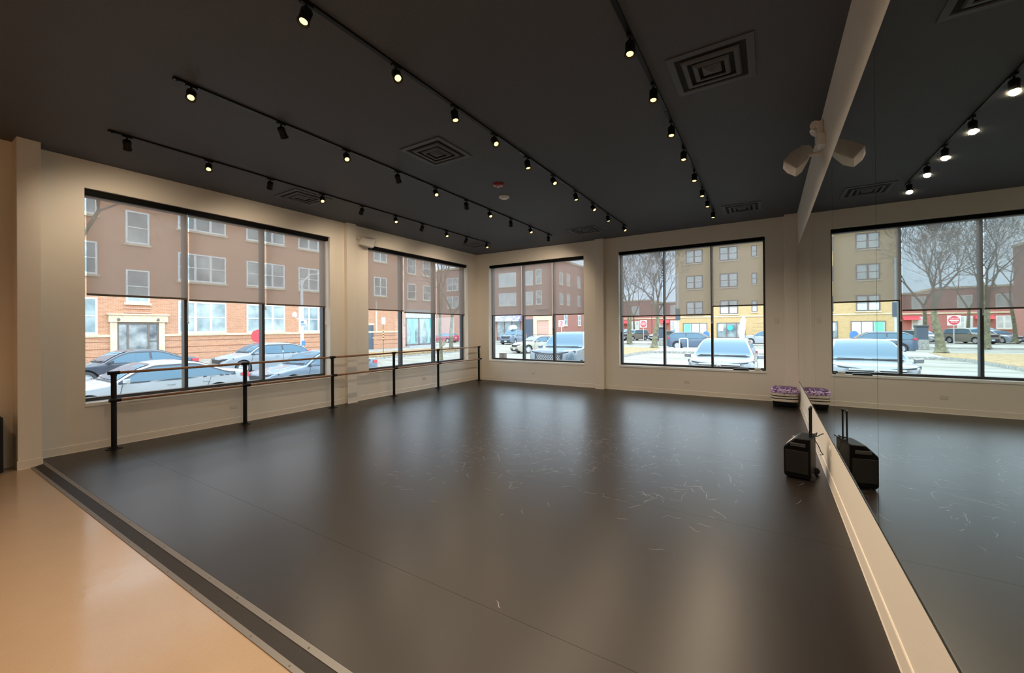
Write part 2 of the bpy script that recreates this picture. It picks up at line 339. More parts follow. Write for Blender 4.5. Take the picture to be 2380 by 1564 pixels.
# roller shades
def shades(axis, face, u0, u1, mull, zbs, labels, caslabel, group, chain_side, swap=False):
    sg = 1 if axis == 'y' else -1
    def P(u, d, z): return (face+sg*d, u, z) if axis == 'x' else (u, face+sg*d, z)
    # cassette across the opening
    c0 = P(u0+.012, .045, 3.395); c1 = P(u1-.012, .165, 3.466)
    o = MB().box(c0, c1).build('shade_cassette', 'cassette', None, org=P((u0+u1)/2, .1, 3.395), bevel=0.008)
    tag(o, caslabel, 'blind box', 'black cassettes above the window shades')
    e = [u0+.03]+list(mull)+[u1-.03]
    for i in range(3):
        a, b = e[i]+.014, e[i+1]-.014; zb = zbs[i]; d = .105
        r = thing('roller_shade', labels[i], 'blind', P((a+b)/2, d, zb), 0, group); org = r.location[:]
        f = MB(); n = 1
        f.add([P(a, d, zb+.02), P(b, d, zb+.02), P(b, d, 3.392), P(a, d, 3.392)], [(0, 1, 2, 3)])
        f.build('fabric', 'fabric', r, org, fix=False)
        h = MB().box(P(a, d-.007, zb-.006), P(b, d+.007, zb+.024)); h.build('hem_bar', 'hem', r, org, bevel=.003)
        ch = MB(); cu = b+.006 if chain_side > 0 else a-.006
        zlow = zb-.35 if i != 1 else zb-.08
        ch.cyl(P(cu, d-.02, 3.39), P(cu, d-.02, zlow), .0035, n=6); ch.cyl(P(cu, d+.012, 3.39), P(cu, d+.012, zlow), .0035, n=6)
        ch.lathe([(0, 0), (.012, .006), (.012, .03), (0, .036)], P(cu, d-.02, zlow-.03), n=8)
        ch.build('bead_chain', 'chain', r, org)
G = 'semi-transparent roller shades'
shades('x', XL, *W1, M1, (2.058, 2.04, 2.03), ['roller shade over the pane nearest the camera in the largest window', 'roller shade over the middle pane of the window behind the front barre', 'roller shade over the farthest pane of the window nearest the camera'],
       'black shade cassette along the top of the window nearest the camera', G, 1)
shades('x', XL, *W2, M2, (2.012, 1.976, 1.971), ['roller shade beneath the white wall speaker in the left wall', 'roller shade in the middle pane of the left wall window next to the room corner', 'roller shade on the left wall right beside the room corner'],
       'black shade cassette of the left wall window beside the white speaker', G, 1)
shades('y', YF, *W3, M3m, (1.948, 1.912, 1.926), ['leftmost roller shade of the back wall, just right of the room corner', 'roller shade in the middle pane of the smaller back wall window', 'roller shade against the slim back wall pilaster on its left side'],
       'black shade cassette of the back wall window close to the room corner', G, -1)
shades('y', YF, *W4, M4, (1.834, 1.833, 2.018), ['roller shade in front of the bare tree in the rightmost window', 'roller shade in the middle pane of the rightmost window, above the parked blue car', 'roller shade pulled up higher than its neighbours in the rightmost window'],
       'black shade cassette of the back wall window nearest the mirror', G, -1)

# ------------------------------------------------------------------ dance floor
df_ = thing('dance_floor', 'black vinyl dance floor covered in pale scuffs, with a ramped edge', 'dance floor', (-3.5, 5.5, 0))
org = (-3.5, 5.5, 0)
b = MB(); cuts = [1.20, 1.875, 3.70, 5.52, 7.34, 9.16, YF-.002]
for i in range(len(cuts)-1):
    b.box((XL+.002, cuts[i]+(.0018 if i else 0), -0.10), (XR-.002, cuts[i+1], 0))
b.build('vinyl_surface', 'vinyl', df_, org)
rp = MB().prism([(1.076, -0.03), (1.076, -0.026), (1.098, -0.0235), (1.165, -0.008), (1.198, 0.0), (1.198, -.10), (1.076, -.10)], 'x', XL+.002, XR-.002)
rp.build('ramp_edge', 'rubber', df_, org)
def strip(y0, z0, y1, z1):
    b = MB(); b.add([(XL+.02, y0, z0), (XR-.02, y0, z0), (XR-.02, y1, z1), (XL+.02, y1, z1), (XL+.02, y0, z0-.003), (XR-.02, y0, z0-.003), (XR-.02, y1, z1-.003), (XL+.02, y1, z1-.003)],
                    [(0,1,2,3), (0,4,5,1), (2,6,7,3), (0,3,7,4), (1,5,6,2)])
    o = b.build('edge_strip', 'metalstrip', df_, org)
    s = MB(); x = XL+.3
    while x < XR:
        s.lathe([(.006, 0), (.004, .0015)], (x, (y0+y1)/2, (z0+z1)/2-.0002), n=8); x += .36
    s.build('screw', 'slot', o)['kind'] = 'stuff'
    o.children[0].data.transform(Matrix.Translation((3.5, -5.5, 0)))
strip(1.070, -.0255, 1.096, -.0195); strip(1.166, -.005, 1.196, .0032)
# scuffs
rnd = random.Random(11); b = MB()
def scuff(x, y, ang, ln, wd, curv):
    pts = []; n = 9; wig = rnd.uniform(-1, 1)
    for i in range(n):
        t = i/(n-1)-.5; a = ang+curv*t
        pts.append((x+ln*t*math.cos(a), y+ln*t*math.sin(a)+.12*ln*wig*math.sin(t*7), a, wd*(1-(2*t)**2)**.5+.0006))
    vs = []
    for px, py, a, w in pts:
        vs += [(px-math.sin(a)*w/2, py+math.cos(a)*w/2, .0008), (px+math.sin(a)*w/2, py-math.cos(a)*w/2, .0008)]
    b.add(vs, [(2*i, 2*i+1, 2*i+3, 2*i+2) for i in range(n-1)])
for cx, cyy, sx, sy, n in [(-2.75, 5.4, 1.2, 1.5, 760), (-4.0, 6.6, 1.6, 1.5, 90), (-1.0, 4.6, .8, 1.2, 110), (-0.6, 6.4, .6, 1.2, 60), (-3.4, 4.2, 2.0, 1.2, 40), (-5.2, 5.0, 1.0, 1.6, 40), (-2.4, 6.6, 2.6, 2.4, 320)]:
    for _ in range(n):
        st = rnd.random() < .45; x = min(max(rnd.gauss(cx, sx*.6), XL+.5), XR-.25); y = min(max(rnd.gauss(cyy, sy*.6), 1.6), YF-.5)
        scuff(x, y, rnd.uniform(0, PI), rnd.uniform(.04, .17)*(2.4 if rnd.random() < .10 else 1), rnd.uniform(.002, .0055), rnd.uniform(-.2, .2) if st else rnd.gauss(0, .5))
b.build('scuff_mark', 'scuff', df_, org, fix=False)['kind'] = 'stuff'

# ------------------------------------------------------------------ barre
br = thing('ballet_barre', 'double wooden ballet barre on black floor posts along the left wall', 'ballet barre', (-7.42, 5.9, 0)); org = (-7.42, 5.9, 0)
PY = [1.812, 3.43, 5.05, 6.64, 8.15, 9.95]
for y in PY:
    p = MB().cyl((-7.42, y, .008), (-7.42, y, 1.0), .03, n=16).build('post', 'black', br, org)
    bp_ = MB().lathe([(.088, 0), (.088, .005), (.08, .008), (.042, .009), (.042, .02), (.033, .024)], (-7.42, y, 0), n=24)
    for k in range(4):
        a = k*PI/2+PI/4; bp_.lathe([(.009, .008), (.007, .014), (0, .015)], (-7.42+.062*math.cos(a), y+.062*math.sin(a), 0), n=8)
    bp_.build('base_plate', 'black', p, org)
    for z in (1.012, .652):
        c = MB()
        c.cyl((-7.42+(.05 if z < 1 else 0), y-.06, z), (-7.42+(.05 if z < 1 else 0), y+.06, z), .0245, n=14)
        if z < 1: c.box((-7.40, y-.018, z-.012), (-7.36, y+.018, z+.012))
        else: c.cyl((-7.42, y, .97), (-7.42, y, 1.0), .034, n=14)
        c.build('bracket', 'black', p, org)
MB().cyl((-7.42, 1.80, 1.012), (-7.42, 9.98, 1.012), .019, n=14).build('top_rail', 'rail', br, org)
MB().cyl((-7.37, 1.80, .652), (-7.37, 9.98, .652), .019, n=14).build('lower_rail', 'rail', br, org)

# ------------------------------------------------------------------ mirrors
my = [9.80, 8.25, 6.485, 4.722, 2.955, 1.19, -0.575, -2.34]
ml = ['mirror panel at the far end of the right wall, beside the shag ottoman', 'mirror panel next to the far end panel on the right wall', 'mirror panel directly under the white speaker on the right wall',
      'mirror panel between the two visible upright seams, behind the rolling speaker', 'mirror panel nearest the camera at the right edge of the photo',
      'mirror panel on the right wall beside and behind the camera', 'mirror panel on the right wall behind the camera, farthest from the windows']
for i in range(len(my)-1):
    a, c = my[i+1]+.003, my[i]-.003
    r = thing('wall_mirror', ml[i], 'mirror', (XM, (a+c)/2, .486), 0, 'mirror panels on the right wall'); org = (XM, (a+c)/2, .486)
    MB().box((XM, a, .486), (XM+.0055, c, 3.106)).build('mirror_glass', 'mirror', r, org)
    MB().box((XM+.0056, a-.003, .486), (XR-.0005, c+.003, 3.106)).build('backing', 'edge', r, org)
    MB().box((XM-.003, a, .474), (XR-.0005, c, .4855)).build('lower_channel', 'edge', r, org)
    MB().box((XM-.001, a, 3.1065), (XR-.0005, c, 3.112)).build('upper_channel', 'edge', r, org)

# ------------------------------------------------------------------ track lighting
TX = [-6.27, -4.48, -2.68, -0.888]
wallw = ['the track nearest the left wall', 'the second track from the left wall', 'the second track from the mirror', 'the track nearest the mirror']
YS = [[1.655, 2.471, 3.262, 4.098, 4.888, 5.678, 6.43, 7.196, 7.94, 8.776],
      [1.63, 2.449, 3.26, 4.097, 4.887, 5.668, 6.38, 7.138, 7.948, 8.84],
      [1.643, 2.445, 3.212, 3.92, 4.69, 5.45, 6.28, 7.064, 7.889, 8.93],
      [1.62, 2.40, 3.174, 3.932, 4.764, 5.533, 6.418, 7.24, 7.924, 8.77]]
AW = (-.66, .22, -.72); TO = (.55, -.25, -.80); TM = (.02, -.20, -.98); DN = (.05, -.30, -.95); SIDE = (.22, -.06, -.97); AF = (-.35, .62, -.70)
AIM = [[AW, TO, AW, TO, AW, TO, AW, TO, AW, TO], [TO, AF, TO, AF, TO, AF, TO, AF, TO, AF],
       [DN, TO, SIDE, TO, SIDE, TO, SIDE, TO, SIDE, TO], [TM, TM, TM, TM, TM, TM, TM, TM, TM, TM]]
for k, x in enumerate(TX):
    y0, y1 = 1.505, YS[k][-1]+.16
    r = thing('light_track', 'black ceiling light track, '+['nearest the left wall', 'second from the left wall, left of the ceiling vent', 'second from the mirror, beside the red fire alarm', 'nearest the mirror, beside the large ceiling vent'][k], 'light track', (x, (y0+y1)/2, HC), 0, 'ceiling light tracks')
    org = (x, (y0+y1)/2, HC)
    b = MB().box((x-.0175, y0, HC-.019), (x-.006, y1, HC)).box((x+.006, y0, HC-.019), (x+.0175, y1, HC)).box((x-.006, y0, HC-.019), (x+.006, y1, HC-.009))
    b.build('rail', 'black', r, org)
    MB().box((x-.02, y0-.012, HC-.024), (x+.02, y0+.09, HC-.0005)).cyl((x, y0+.02, HC-.03), (x, y0+.02, HC-.02), .012).build('feed_end', 'black', r, org, bevel=.003)
    MB().box((x-.019, y1-.02, HC-.021), (x+.019, y1+.006, HC-.0005)).build('end_cap', 'black', r, org)
    MB().box((x-.019, 4.48, HC-.022), (x+.019, 4.60, HC-.0005)).build('joiner', 'black', r, org)
ordn = ['first', 'second', 'third', 'fourth', 'fifth', 'sixth', 'seventh', 'eighth', 'ninth', 'last']
LM = {}
def lamp_meshes():
    b = MB().box((-.015, -.045, -.034), (.015, .045, -.019)).cyl((0, 0, -.05), (0, 0, -.034), .009)
    LM['adapter'] = b
    b = MB().cyl((0, 0, -.078), (0, 0, -.045), .006).lathe([(0, -.012), (.012, -.009), (.012, .009), (0, .012)], (0, 0, -.083), (1, 0, 0), 12)
    LM['stem'] = b
lamp_meshes()
def track_light(k, j, x, y, aim):
    a = Vector(aim).normalized(); z0 = HC-.0005
    lab = '%s black track spotlight from the camera end of %s' % (ordn[j], wallw[k])
    if j == 9: lab = 'black track spotlight at the far end of %s' % wallw[k]
    r = thing('track_spotlight', lab, 'spotlight', (x, y, z0), 0, 'black track spotlights')
    LM['adapter'].build('adapter', 'black', r); LM['stem'].build('stem', 'black', r)
    p = Vector((0, 0, -.083))
    b = MB().lathe([(0, -.052), (.030, -.050), (.036, -.044), (.037, .045), (.041, .050), (.041, .062), (.035, .062), (.033, .052)], p+a*.028, a, 22)
    for q in range(3):
        b.lathe([(.037, 0), (.0395, .001), (.0395, .004), (.037, .005)], p+a*(.028-.038+q*.011), a, 22)
    h = b.build('housing', 'black', r)
    l = MB().lathe([(0, .054), (.018, .0535), (.0325, .051)], p+a*.028, a, 22); l.build('lens', 'lens', h)
    ld = bpy.data.lights.new('spot_beam', 'SPOT'); ld.energy = LAMP_W; ld.color = LAMP_COL; ld.spot_size = math.radians(90 if aim == TO else 114 if aim in (AW, AF) else 150); ld.spot_blend = 1.0; ld.shadow_soft_size = .03
    lo = bpy.data.objects.new('spot_beam', ld); COL.objects.link(lo); lo.parent = r
    lo.location = p+a*.10; lo.rotation_euler = a.to_track_quat('-Z', 'Y').to_euler()
for k in range(4):
    for j in range(10): track_light(k, j, TX[k], YS[k][j], AIM[k][j])

# lobby downlights behind the camera
for x in (-5.4, -2.9, -.75):
    for y in (-.6, -2.6, -4.6):
        r = thing('recessed_downlight', 'round recessed downlight in the dark ceiling of the concrete-floored lobby area', 'downlight', (x, y, HC), 0, 'lobby downlights')
        MB().lathe([(.095, -.006), (.095, 0), (.07, 0), (.07, -.004)], n=28).build('trim_ring', 'white', r)
        MB().lathe([(0, -.002), (.069, -.002)], n=28).build('lens', 'lens', r)
        ld = bpy.data.lights.new('downlight_beam', 'SPOT'); ld.energy = LOBBY_W; ld.color = LOBBY_COL; ld.spot_size = math.radians(130); ld.spot_blend = 0.8; ld.shadow_soft_size = .06
        lo = bpy.data.objects.new('downlight_beam', ld); COL.objects.link(lo); lo.parent = r; lo.location = (0, 0, -.02)

# ------------------------------------------------------------------ ceiling vents, alarm, detector
def vent(x, y, label):
    r = thing('ceiling_vent', label, 'vent', (x, y, HC), 0, 'square ceiling vents'); s = .325
    f = MB()
    def ring(o, i, zo, zi):
        c = [(-1,-1), (1,-1), (1,1), (-1,1)]
        f.add([(a*o, b*o, zo) for a, b in c]+[(a*i, b*i, zi) for a, b in c], [(q, (q+1)%4, (q+1)%4+4, q+4) for q in range(4)])
    ring(s, s, -.001, -.010); ring(s, s-.055, -.010, -.012); ring(s-.055, s-.06, -.012, .0)
    f.build('face_frame', 'vent_paint', r, fix=False)
    for o, i, zo, zi in [(.222, .180, -.008, -.024), (.142, .104, -.014, -.032)]:
        f = MB(); ring(o-.0, o-.012, zo, zo-.012); ring(o-.012, i, zo-.012, zi); ring(i, i-.004, zi, zi+.01); f.build('louver_cone', 'vent_paint', r, fix=False)
    f = MB(); c = .072
    f.add([(-c,-c,-.018), (c,-c,-.018), (c,c,-.018), (-c,c,-.018), (0,0,-.044), (-c,-c,-.008), (c,-c,-.008), (c,c,-.008), (-c,c,-.008)],
          [(0,1,4), (1,2,4), (2,3,4), (3,0,4), (5,6,1,0), (6,7,2,1), (7,8,3,2), (8,5,0,3)])
    f.build('center_pyramid', 'vent_paint', r)
    MB().box((-.27, -.27, -.001), (.27, .27, -.0005)).build('throat', 'vent_dark', r)
MT['vent_paint'] = mat('dark_vent_paint', (0.092, 0.096, 0.110), 0.5, spec=0.25); MT['vent_dark'] = mat('vent_throat', (0.004, 0.004, 0.004), 0.8)
vent(-3.6, 3.955, 'square black ceiling vent between the two middle light tracks'); vent(-.4, 3.965, 'large square black ceiling vent nearest the mirror and camera')
vent(-6.73, 4.05, 'square black ceiling vent above the left wall, beside the leftmost light track'); vent(-3.6, 9.0, 'square black ceiling vent near the back wall above the slim pilaster')
vent(-.41, 8.97, 'square black ceiling vent near the back wall beside the mirror'); vent(-6.75, 8.9, 'square black ceiling vent in the ceiling corner above the left window')
r = thing('fire_alarm', 'round red fire alarm strobe on the dark ceiling', 'fire alarm', (-3.586, 5.352, HC))
MB().lathe([(.0, -.03), (.06, -.03), (.082, -.02), (.086, 0)], n=28).build('body', 'red', r)
for a in (.6, 2.2, 3.9):
    MB().lathe([(.0, -.012), (.018, -.006), (.018, .006)], (.05*math.cos(a), .05*math.sin(a), -.028), n=12).build('strobe_lens', 'clear', r)
r = thing('smoke_detector', 'round white smoke detector on the dark ceiling near the red alarm', 'smoke detector', (-3.841, 5.916, HC))
MB().lathe([(0, -.04), (.05, -.04), (.055, -.034), (.055, -.026)], n=28).build('sensor_cap', 'white', r)
MB().lathe([(.055, -.027), (.083, -.024), (.092, -.010), (.092, 0)], n=28).build('base', 'white', r)

# ------------------------------------------------------------------ wall plates
def plate(x, y, z, nrm, label, switch=False, cat='outlet'):
    n = {'x+': (1, 0), 'x-': (-1, 0), 'y-': (0, -1)}[nrm]
    r = thing('wall_switch' if switch else 'wall_outlet', label, cat, (x, y, z), 0, None if switch else 'wall outlets')
    def B(w0, w1, h0, h1, d0, d1):
        b = MB()
        if n[0]: b.box((n[0]*d0, w0, h0), (n[0]*d1, w1, h1))
        else: b.box((w0, n[1]*d0, h0), (w1, n[1]*d1, h1))
        return b
    if switch:
        B(-.038, .038, -.06, .06, .0005, .006).build('plate', 'grey' if switch == 2 else 'ivory', r, bevel=.002); B(-.016, .016, -.034, .034, .006, .009).build('rocker', 'ivory', r)
    else:
        B(-.058, .058, -.036, .036, .0005, .006).build('plate', 'ivory', r, bevel=.002)
        for s in (-1, 1):
            B(s*.021-.0165, s*.021+.0165, -.015, .015, .006, .0085).build('socket', 'ivory', r, bevel=.002)
        b = MB()
        for s in (-1, 1):
            for q in (-.006, .006):
                if n[0]: b.box((n[0]*.0085, s*.021-.005, q-.0012), (n[0]*.009, s*.021+.004, q+.0012))
                else: b.box((s*.021-.005, n[1]*.0085, q-.0012), (s*.021+.004, n[1]*.009, q+.0012))
        b.build('slots', 'slot', r)
plate(XL, 3.351, .292, 'x+', 'ivory outlet low on the left wall beside the second barre post'); plate(XL, 7.854, .277, 'x+', 'ivory outlet on the left wall between the fourth and fifth barre posts')
plate(-5.655, YF, .29, 'y-', 'ivory outlet low on the back wall near the room corner'); plate(-1.61, YF, .291, 'y-', 'ivory outlet on the back wall below the rightmost window')
plate(XR, 5.098, .331, 'x-', 'white outlet below the mirror behind the rolling speaker'); plate(.148, YF, 1.676, 'y-', 'small plate on the back wall right of the rightmost window', True, 'switch')

# ------------------------------------------------------------------ white speakers and emergency light
r = thing('wall_speaker', 'white wedge-shaped speaker high on the mirror wall, aimed into the room', 'speaker', (XR, 5.6, 3.4)); org = (XR, 5.6, 3.4)
SP = SPEAKER_R = dict(P1=(.158, 5.44, 3.40), P2=(.235, 5.62, 3.545), P3=(.345, 5.70, 3.625), P4=(.415, 5.72, 3.62), P5=(.445, 5.66, 3.545), P6=(.385, 5.50, 3.40), P7=(.275, 5.30, 3.245),
                      Q1=(.150, 5.46, 3.325), Q2=(.190, 5.39, 3.24), Q7=(.266, 5.33, 3.165), Q8=(.325, 5.52, 3.26), Q9=(.40, 5.70, 3.44))
b = MB().hull(list(SP.values())); b.build('cabinet', 'white', r, org, bevel=.006)
gq = [Vector(SP[k]) for k in ('P1', 'P7', 'Q7', 'Q2', 'Q1')]; cgq = sum(gq, Vector())/5; nn = Vector((-.75, -.30, -.60)).normalized()
ins = [cgq+(p-cgq)*.93 for p in gq]
MB().hull([p+nn*.004 for p in ins]+[p-nn*.01 for p in ins]).build('grille', mat('white_grille', (.82, .79, .76), .5), r, org)
MB().tube([(.38, 5.56, 3.44), (.44, 5.52, 3.44), (XR-.004, 5.52, 3.44)], .018, 10).lathe([(.055, 0), (.05, .012), (0, .014)], (XR-.001, 5.52, 3.44), (-1, 0, 0), 18).build('bracket', 'white', r, org)
r = thing('emergency_light', 'white emergency light with two round lamp heads above the mirror', 'emergency light', (XR, 5.47, 3.6)); org = (XR, 5.47, 3.6)
MB().box((.455, 5.36, 3.545), (XR-.0005, 5.66, 3.73)).build('case', 'white', r, org, bevel=.012)
MB().box((.448, 5.20, 3.415), (XR-.0005, 5.34, 3.535)).build('junction_box', mat('bright_white_box', (.85, .85, .84), .35), r, org, bevel=.006)
for (cx, cyy, cz), ax in (((.45, 5.56, 3.765), (-.35, -.85, -.30)), ((.43, 5.44, 3.64), (-.75, -.2, -.62))):
    a = Vector(ax).normalized(); h = MB().lathe([(0, -.055), (.022, -.053), (.036, -.03), (.046, .0), (.046, .008), (.041, .008)], (cx, cyy, cz), a, 22)
    h.tube([Vector((cx, cyy, cz))-a*.045, (.472, cyy+.01, cz-.04), (.478, cyy+.02, cz-.06)], .011, 8)
    hd = h.build('lamp_head', 'white', r, org); MB().lathe([(0, .010), (.025, .009), (.041, .006)], (cx, cyy, cz), a, 22).build('lens', 'clear', hd, org)
r = thing('wall_speaker', 'white wedge-shaped speaker high on the left wall above the window shade', 'speaker', (XL, 5.95, 3.5)); org = (XL, 5.95, 3.5)
b = MB().hull([(-7.54, 5.77, 3.415), (-7.54, 5.87, 3.60), (-7.54, 6.235, 3.625), (-7.54, 6.255, 3.55), (-7.54, 6.12, 3.38), (-7.42, 5.80, 3.40), (-7.40, 5.90, 3.55), (-7.42, 6.14, 3.58), (-7.42, 6.08, 3.38),
               (-7.62, 5.90, 3.62), (-7.62, 6.16, 3.645), (-7.62, 5.88, 3.45), (-7.62, 6.06, 3.44)])
b.build('cabinet', 'white', r, org, bevel=.008)
MB().tube([(-7.56, 5.80, 3.54), (-7.585, 5.775, 3.57), (-7.625, 5.765, 3.60)], .014, 8).box((XL+.0005, 5.735, 3.52), (XL+.02, 5.795, 3.69)).build('bracket', 'white', r, org)

# ------------------------------------------------------------------ rolling PA speaker by the mirror
pa_loc = (.272, 5.27, 0); r = thing('rolling_speaker', 'black rolling PA speaker with raised trolley handle in front of the mirror', 'speaker', pa_loc, math.radians(-12))
w, d_, h_ = .115, .165, .405       # half width x, half depth y, height
prof = [(-d_, .03), (-d_, .30), (-d_+.055, .385), (-d_+.10, h_), (d_, h_), (d_, .03), (d_-.02, .012), (-d_+.02, .012)]
# the control face slopes at the left front (towards -x)
pp = [(-w, .035), (-w, .315), (-w+.10, .415), (w, .42), (w, .03), (w-.015, .012), (-w+.015, .012)]
MB().prism(pp, 'y', -d_, d_).build('cabinet', mat('matte_black_plastic', (.004, .004, .0042), .5, spec=.12), r, bevel=.012, seg=3)
MB().prism([(-w+.016, .06), (-w+.016, .29), (w-.02, .29), (w-.02, .06)], 'y', -d_-.006, -d_+.004).build('grille', 'grille_black', r, bevel=.003)
MB().prism([(-w-.005, .07), (-w-.005, .29), (-w+.004, .29), (-w+.004, .07)], 'y', -d_+.03, d_-.03).build('side_grille', 'grille_black', r)
v0 = Vector((-w, 0, .315)); v1 = Vector((-w+.10, 0, .415)); nn = Vector((-.10, 0, .10)).normalized()
def on_slope(a, b2, y0, y1, th):
    pts = []
    for t_ in (a, b2):
        for y in (y0, y1):
            q = v0.lerp(v1, t_); pts += [(q.x, y, q.z), (q.x+nn.x*th, y, q.z+nn.z*th)]
    return MB().hull(pts)
on_slope(.08, .92, -.13, .13, .004).build('control_panel', 'cardark', r)
on_slope(.15, .85, -.12, -.02, .006).build('label_plate', 'silver_lab', r); on_slope(.2, .8, .0, .05, .006).build('display', 'silver_lab', r)
kn = MB()
for y in (.075, .105): kn.lathe([(.011, .004), (.010, .018), (0, .019)], (v0.lerp(v1, .5).x, y, v0.lerp(v1, .5).z), nn, 12)
kn.build('knobs', 'grey', r)
MB().box((-.055, -d_-.012, .335), (.075, -d_-.004, .37)).build('recessed_grip', 'cardark', r, bevel=.004)
hd = MB()
for y in (-.045, .055): hd.cyl((w-.022, y, .38), (w-.022, y, .70), .0075, n=10)
hd.tube([(w-.022, -.045, .70), (w-.022, -.045, .715), (w-.022, -.03, .724), (w-.022, .04, .724), (w-.022, .055, .715), (w-.022, .055, .70)], .0105, 8)
hd.build('trolley_handle', 'black', r)
for y in (-.13, .13):
    MB().lathe([(.012, -.016), (.032, -.014), (.035, -.006), (.035, .006), (.032, .014), (.012, .016)], (w+.004, y, .035), (0, 1, 0), 18).build('wheel', 'tyre', r)
for y in (-.13, .13): MB().lathe([(.014, 0), (.016, .014)], (-w+.03, y, 0), n=10).build('foot', 'tyre', r)
c = MB(); px_, py_ = .36, 5.25
pts = [(.372+.028*math.cos(t*.9)+.004*t*.3, 5.235+.035*math.sin(t*.9), .412+.004*t) for t in range(0, 15)]
def smooth_path(p, n=6):
    p = [Vector(q) for q in p]; out = []
    for i in range(len(p)-1):
        a, b2, c2, d2 = p[max(i-1, 0)], p[i], p[i+1], p[min(i+2, len(p)-1)]
        for k in range(n):
            q = k/n; out.append(.5*((2*b2)+(c2-a)*q+(2*a-5*b2+4*c2-d2)*q*q+(3*b2-a-3*c2+d2)*q**3))
    return out+[p[-1]]
c.tube(smooth_path(pts+[(.405, 5.18, .44), (.44, 5.16, .47), (.462, 5.15, .485)], 4), .0045, 6)
c.tube(smooth_path([(.388, 5.20, .415), (.418, 5.16, .36), (.44, 5.14, .30), (.455, 5.13, .28), (.43, 5.12, .275)]), .004, 6)
inv = Matrix.Rotation(math.radians(12), 4, 'Z') @ Matrix.Translation((-pa_loc[0], -pa_loc[1], 0)); c.v = [tuple(inv @ Vector(p)) for p in c.v]; c.build('power_cord', 'black', r)

# ------------------------------------------------------------------ shag ottoman
r = thing('shag_ottoman', 'low ottoman with purple shag top and cream banded sides in the back right corner', 'ottoman', (.262, 9.70, 0)); org = (.262, 9.70, 0)
def rsq(rx, z, n=36):
    out = []
    for i in range(n):
        a = 2*PI*i/n; cx, sx = math.cos(a), math.sin(a); k = (abs(cx)**4+abs(sx)**4)**-.25
        out.append((.262+rx*cx*k, 9.70+rx*sx*k, z))
    return out
def slab(levels):
    b = MB(); n = 36; vs = []
    for rx, z in levels: vs += rsq(rx, z)
    b.add(vs, [(i*n+q, i*n+(q+1)%n, (i+1)*n+(q+1)%n, (i+1)*n+q) for i in range(len(levels)-1) for q in range(n)], True)
    b.add(rsq(*levels[-1]), [tuple(range(n))]); b.add(rsq(*levels[0]), [tuple(reversed(range(n)))]); return b
slab([(.185, 0), (.195, .012), (.205, .10)]).build('base', 'black', r, org)
slab([(.206, .10), (.222, .112), (.222, .255), (.205, .27)]).build('side_cover', 'cream', r, org)
for z in (.155, .205): slab([(.2225, z), (.2245, z+.003), (.2245, z+.013), (.2225, z+.016)]).build('dark_band', 'cassette', r, org)
b = slab([(.205, .262), (.225, .28), (.22, .325), (.17, .35), (.05, .36)]); rnd = random.Random(3)
for _ in range(1500):
    a = rnd.uniform(0, 2*PI); k = (abs(math.cos(a))**4+abs(math.sin(a))**4)**-.25; q = math.sqrt(rnd.random()); rr_ = .222*q*k
    rr_ = min(rr_, .245); z = .335+.025*(1-q) if q < .88 else rnd.uniform(.25, .34)
    p = Vector((.262+rr_*math.cos(a), 9.70+rr_*math.sin(a), z)); o_ = Vector((math.cos(a)*(1.3 if q > .88 else .3), math.sin(a)*(1.3 if q > .88 else .3), .8 if q < .88 else -.2))+Vector((rnd.uniform(-.7, .7), rnd.uniform(-.7, .7), rnd.uniform(-.3, .4)))
    o_.normalize(); t_ = o_.orthogonal().normalized()*.006; L_ = rnd.uniform(.018, .034); e = p+o_*L_
    if e.x > .503: continue
    b.add([p-t_, p+t_, e+t_*.6, e-t_*.6], [(0, 1, 2, 3)])
b.build('shag_top', 'purple', r, org, fix=False)

# ------------------------------------------------------------------ things on the right window sill, paper notice, black stand at left edge
o = MB().box((-.655, YF-.02, .6215), (-.36, YF+.075, .645)).box((-.64, YF-.012, .645), (-.375, YF+.065, .651)).build('flat_tray', 'black', None, (-.5, YF+.03, .6215), bevel=.003); tag(o, 'flat black tray lying on the white sill of the rightmost window', 'tray')
r = thing('clear_box', 'small clear plastic box on the sill at the right end of the window', 'box', (-.2, YF+.03, .6215)); MB().box((-.055, -.03, 0), (.055, .03, .042)).build('tub', mat('cloudy_plastic', (.62, .63, .58), .2), r, bevel=.006)
MB().box((-.058, -.033, .042), (.058, .033, .048)).build('lid', 'white', r, bevel=.003)
o = MB().box((-.115, YF-.004, .6215), (-.055, YF+.05, .641)).build('remote_control', 'black', None, (-.085, YF+.02, .6215), bevel=.004); tag(o, 'small black remote lying in the sill corner beside the clear box', 'remote')
r = thing('paper_notice', 'square paper notice with a dark squiggle taped low in the corner window', 'sign', (-6.83, YF+.215, .73)); MB().box((-.135, 0, -.09), (.135, .0012, .09)).build('sheet', mat('grey_paper', (.55, .58, .66), .7), r)
MB().tube([(-.05, -.002, .03), (.0, -.002, .05), (.02, -.002, .02), (-.01, -.002, -.02), (.01, -.002, -.05), (.05, -.002, -.04)], .006, 6).build('squiggle', 'ddoor', r)
r = thing('black_stand', 'tall black cabinet cut off by the left edge of the photo', 'cabinet', (-7.45, .70, -.03)); MB().box((-.16, -.25, .02), (.16, .165, .64)).build('body', 'black', r, bevel=.01); MB().box((-.14, -.23, 0), (.14, .11, .02)).build('plinth', 'cardark', r)

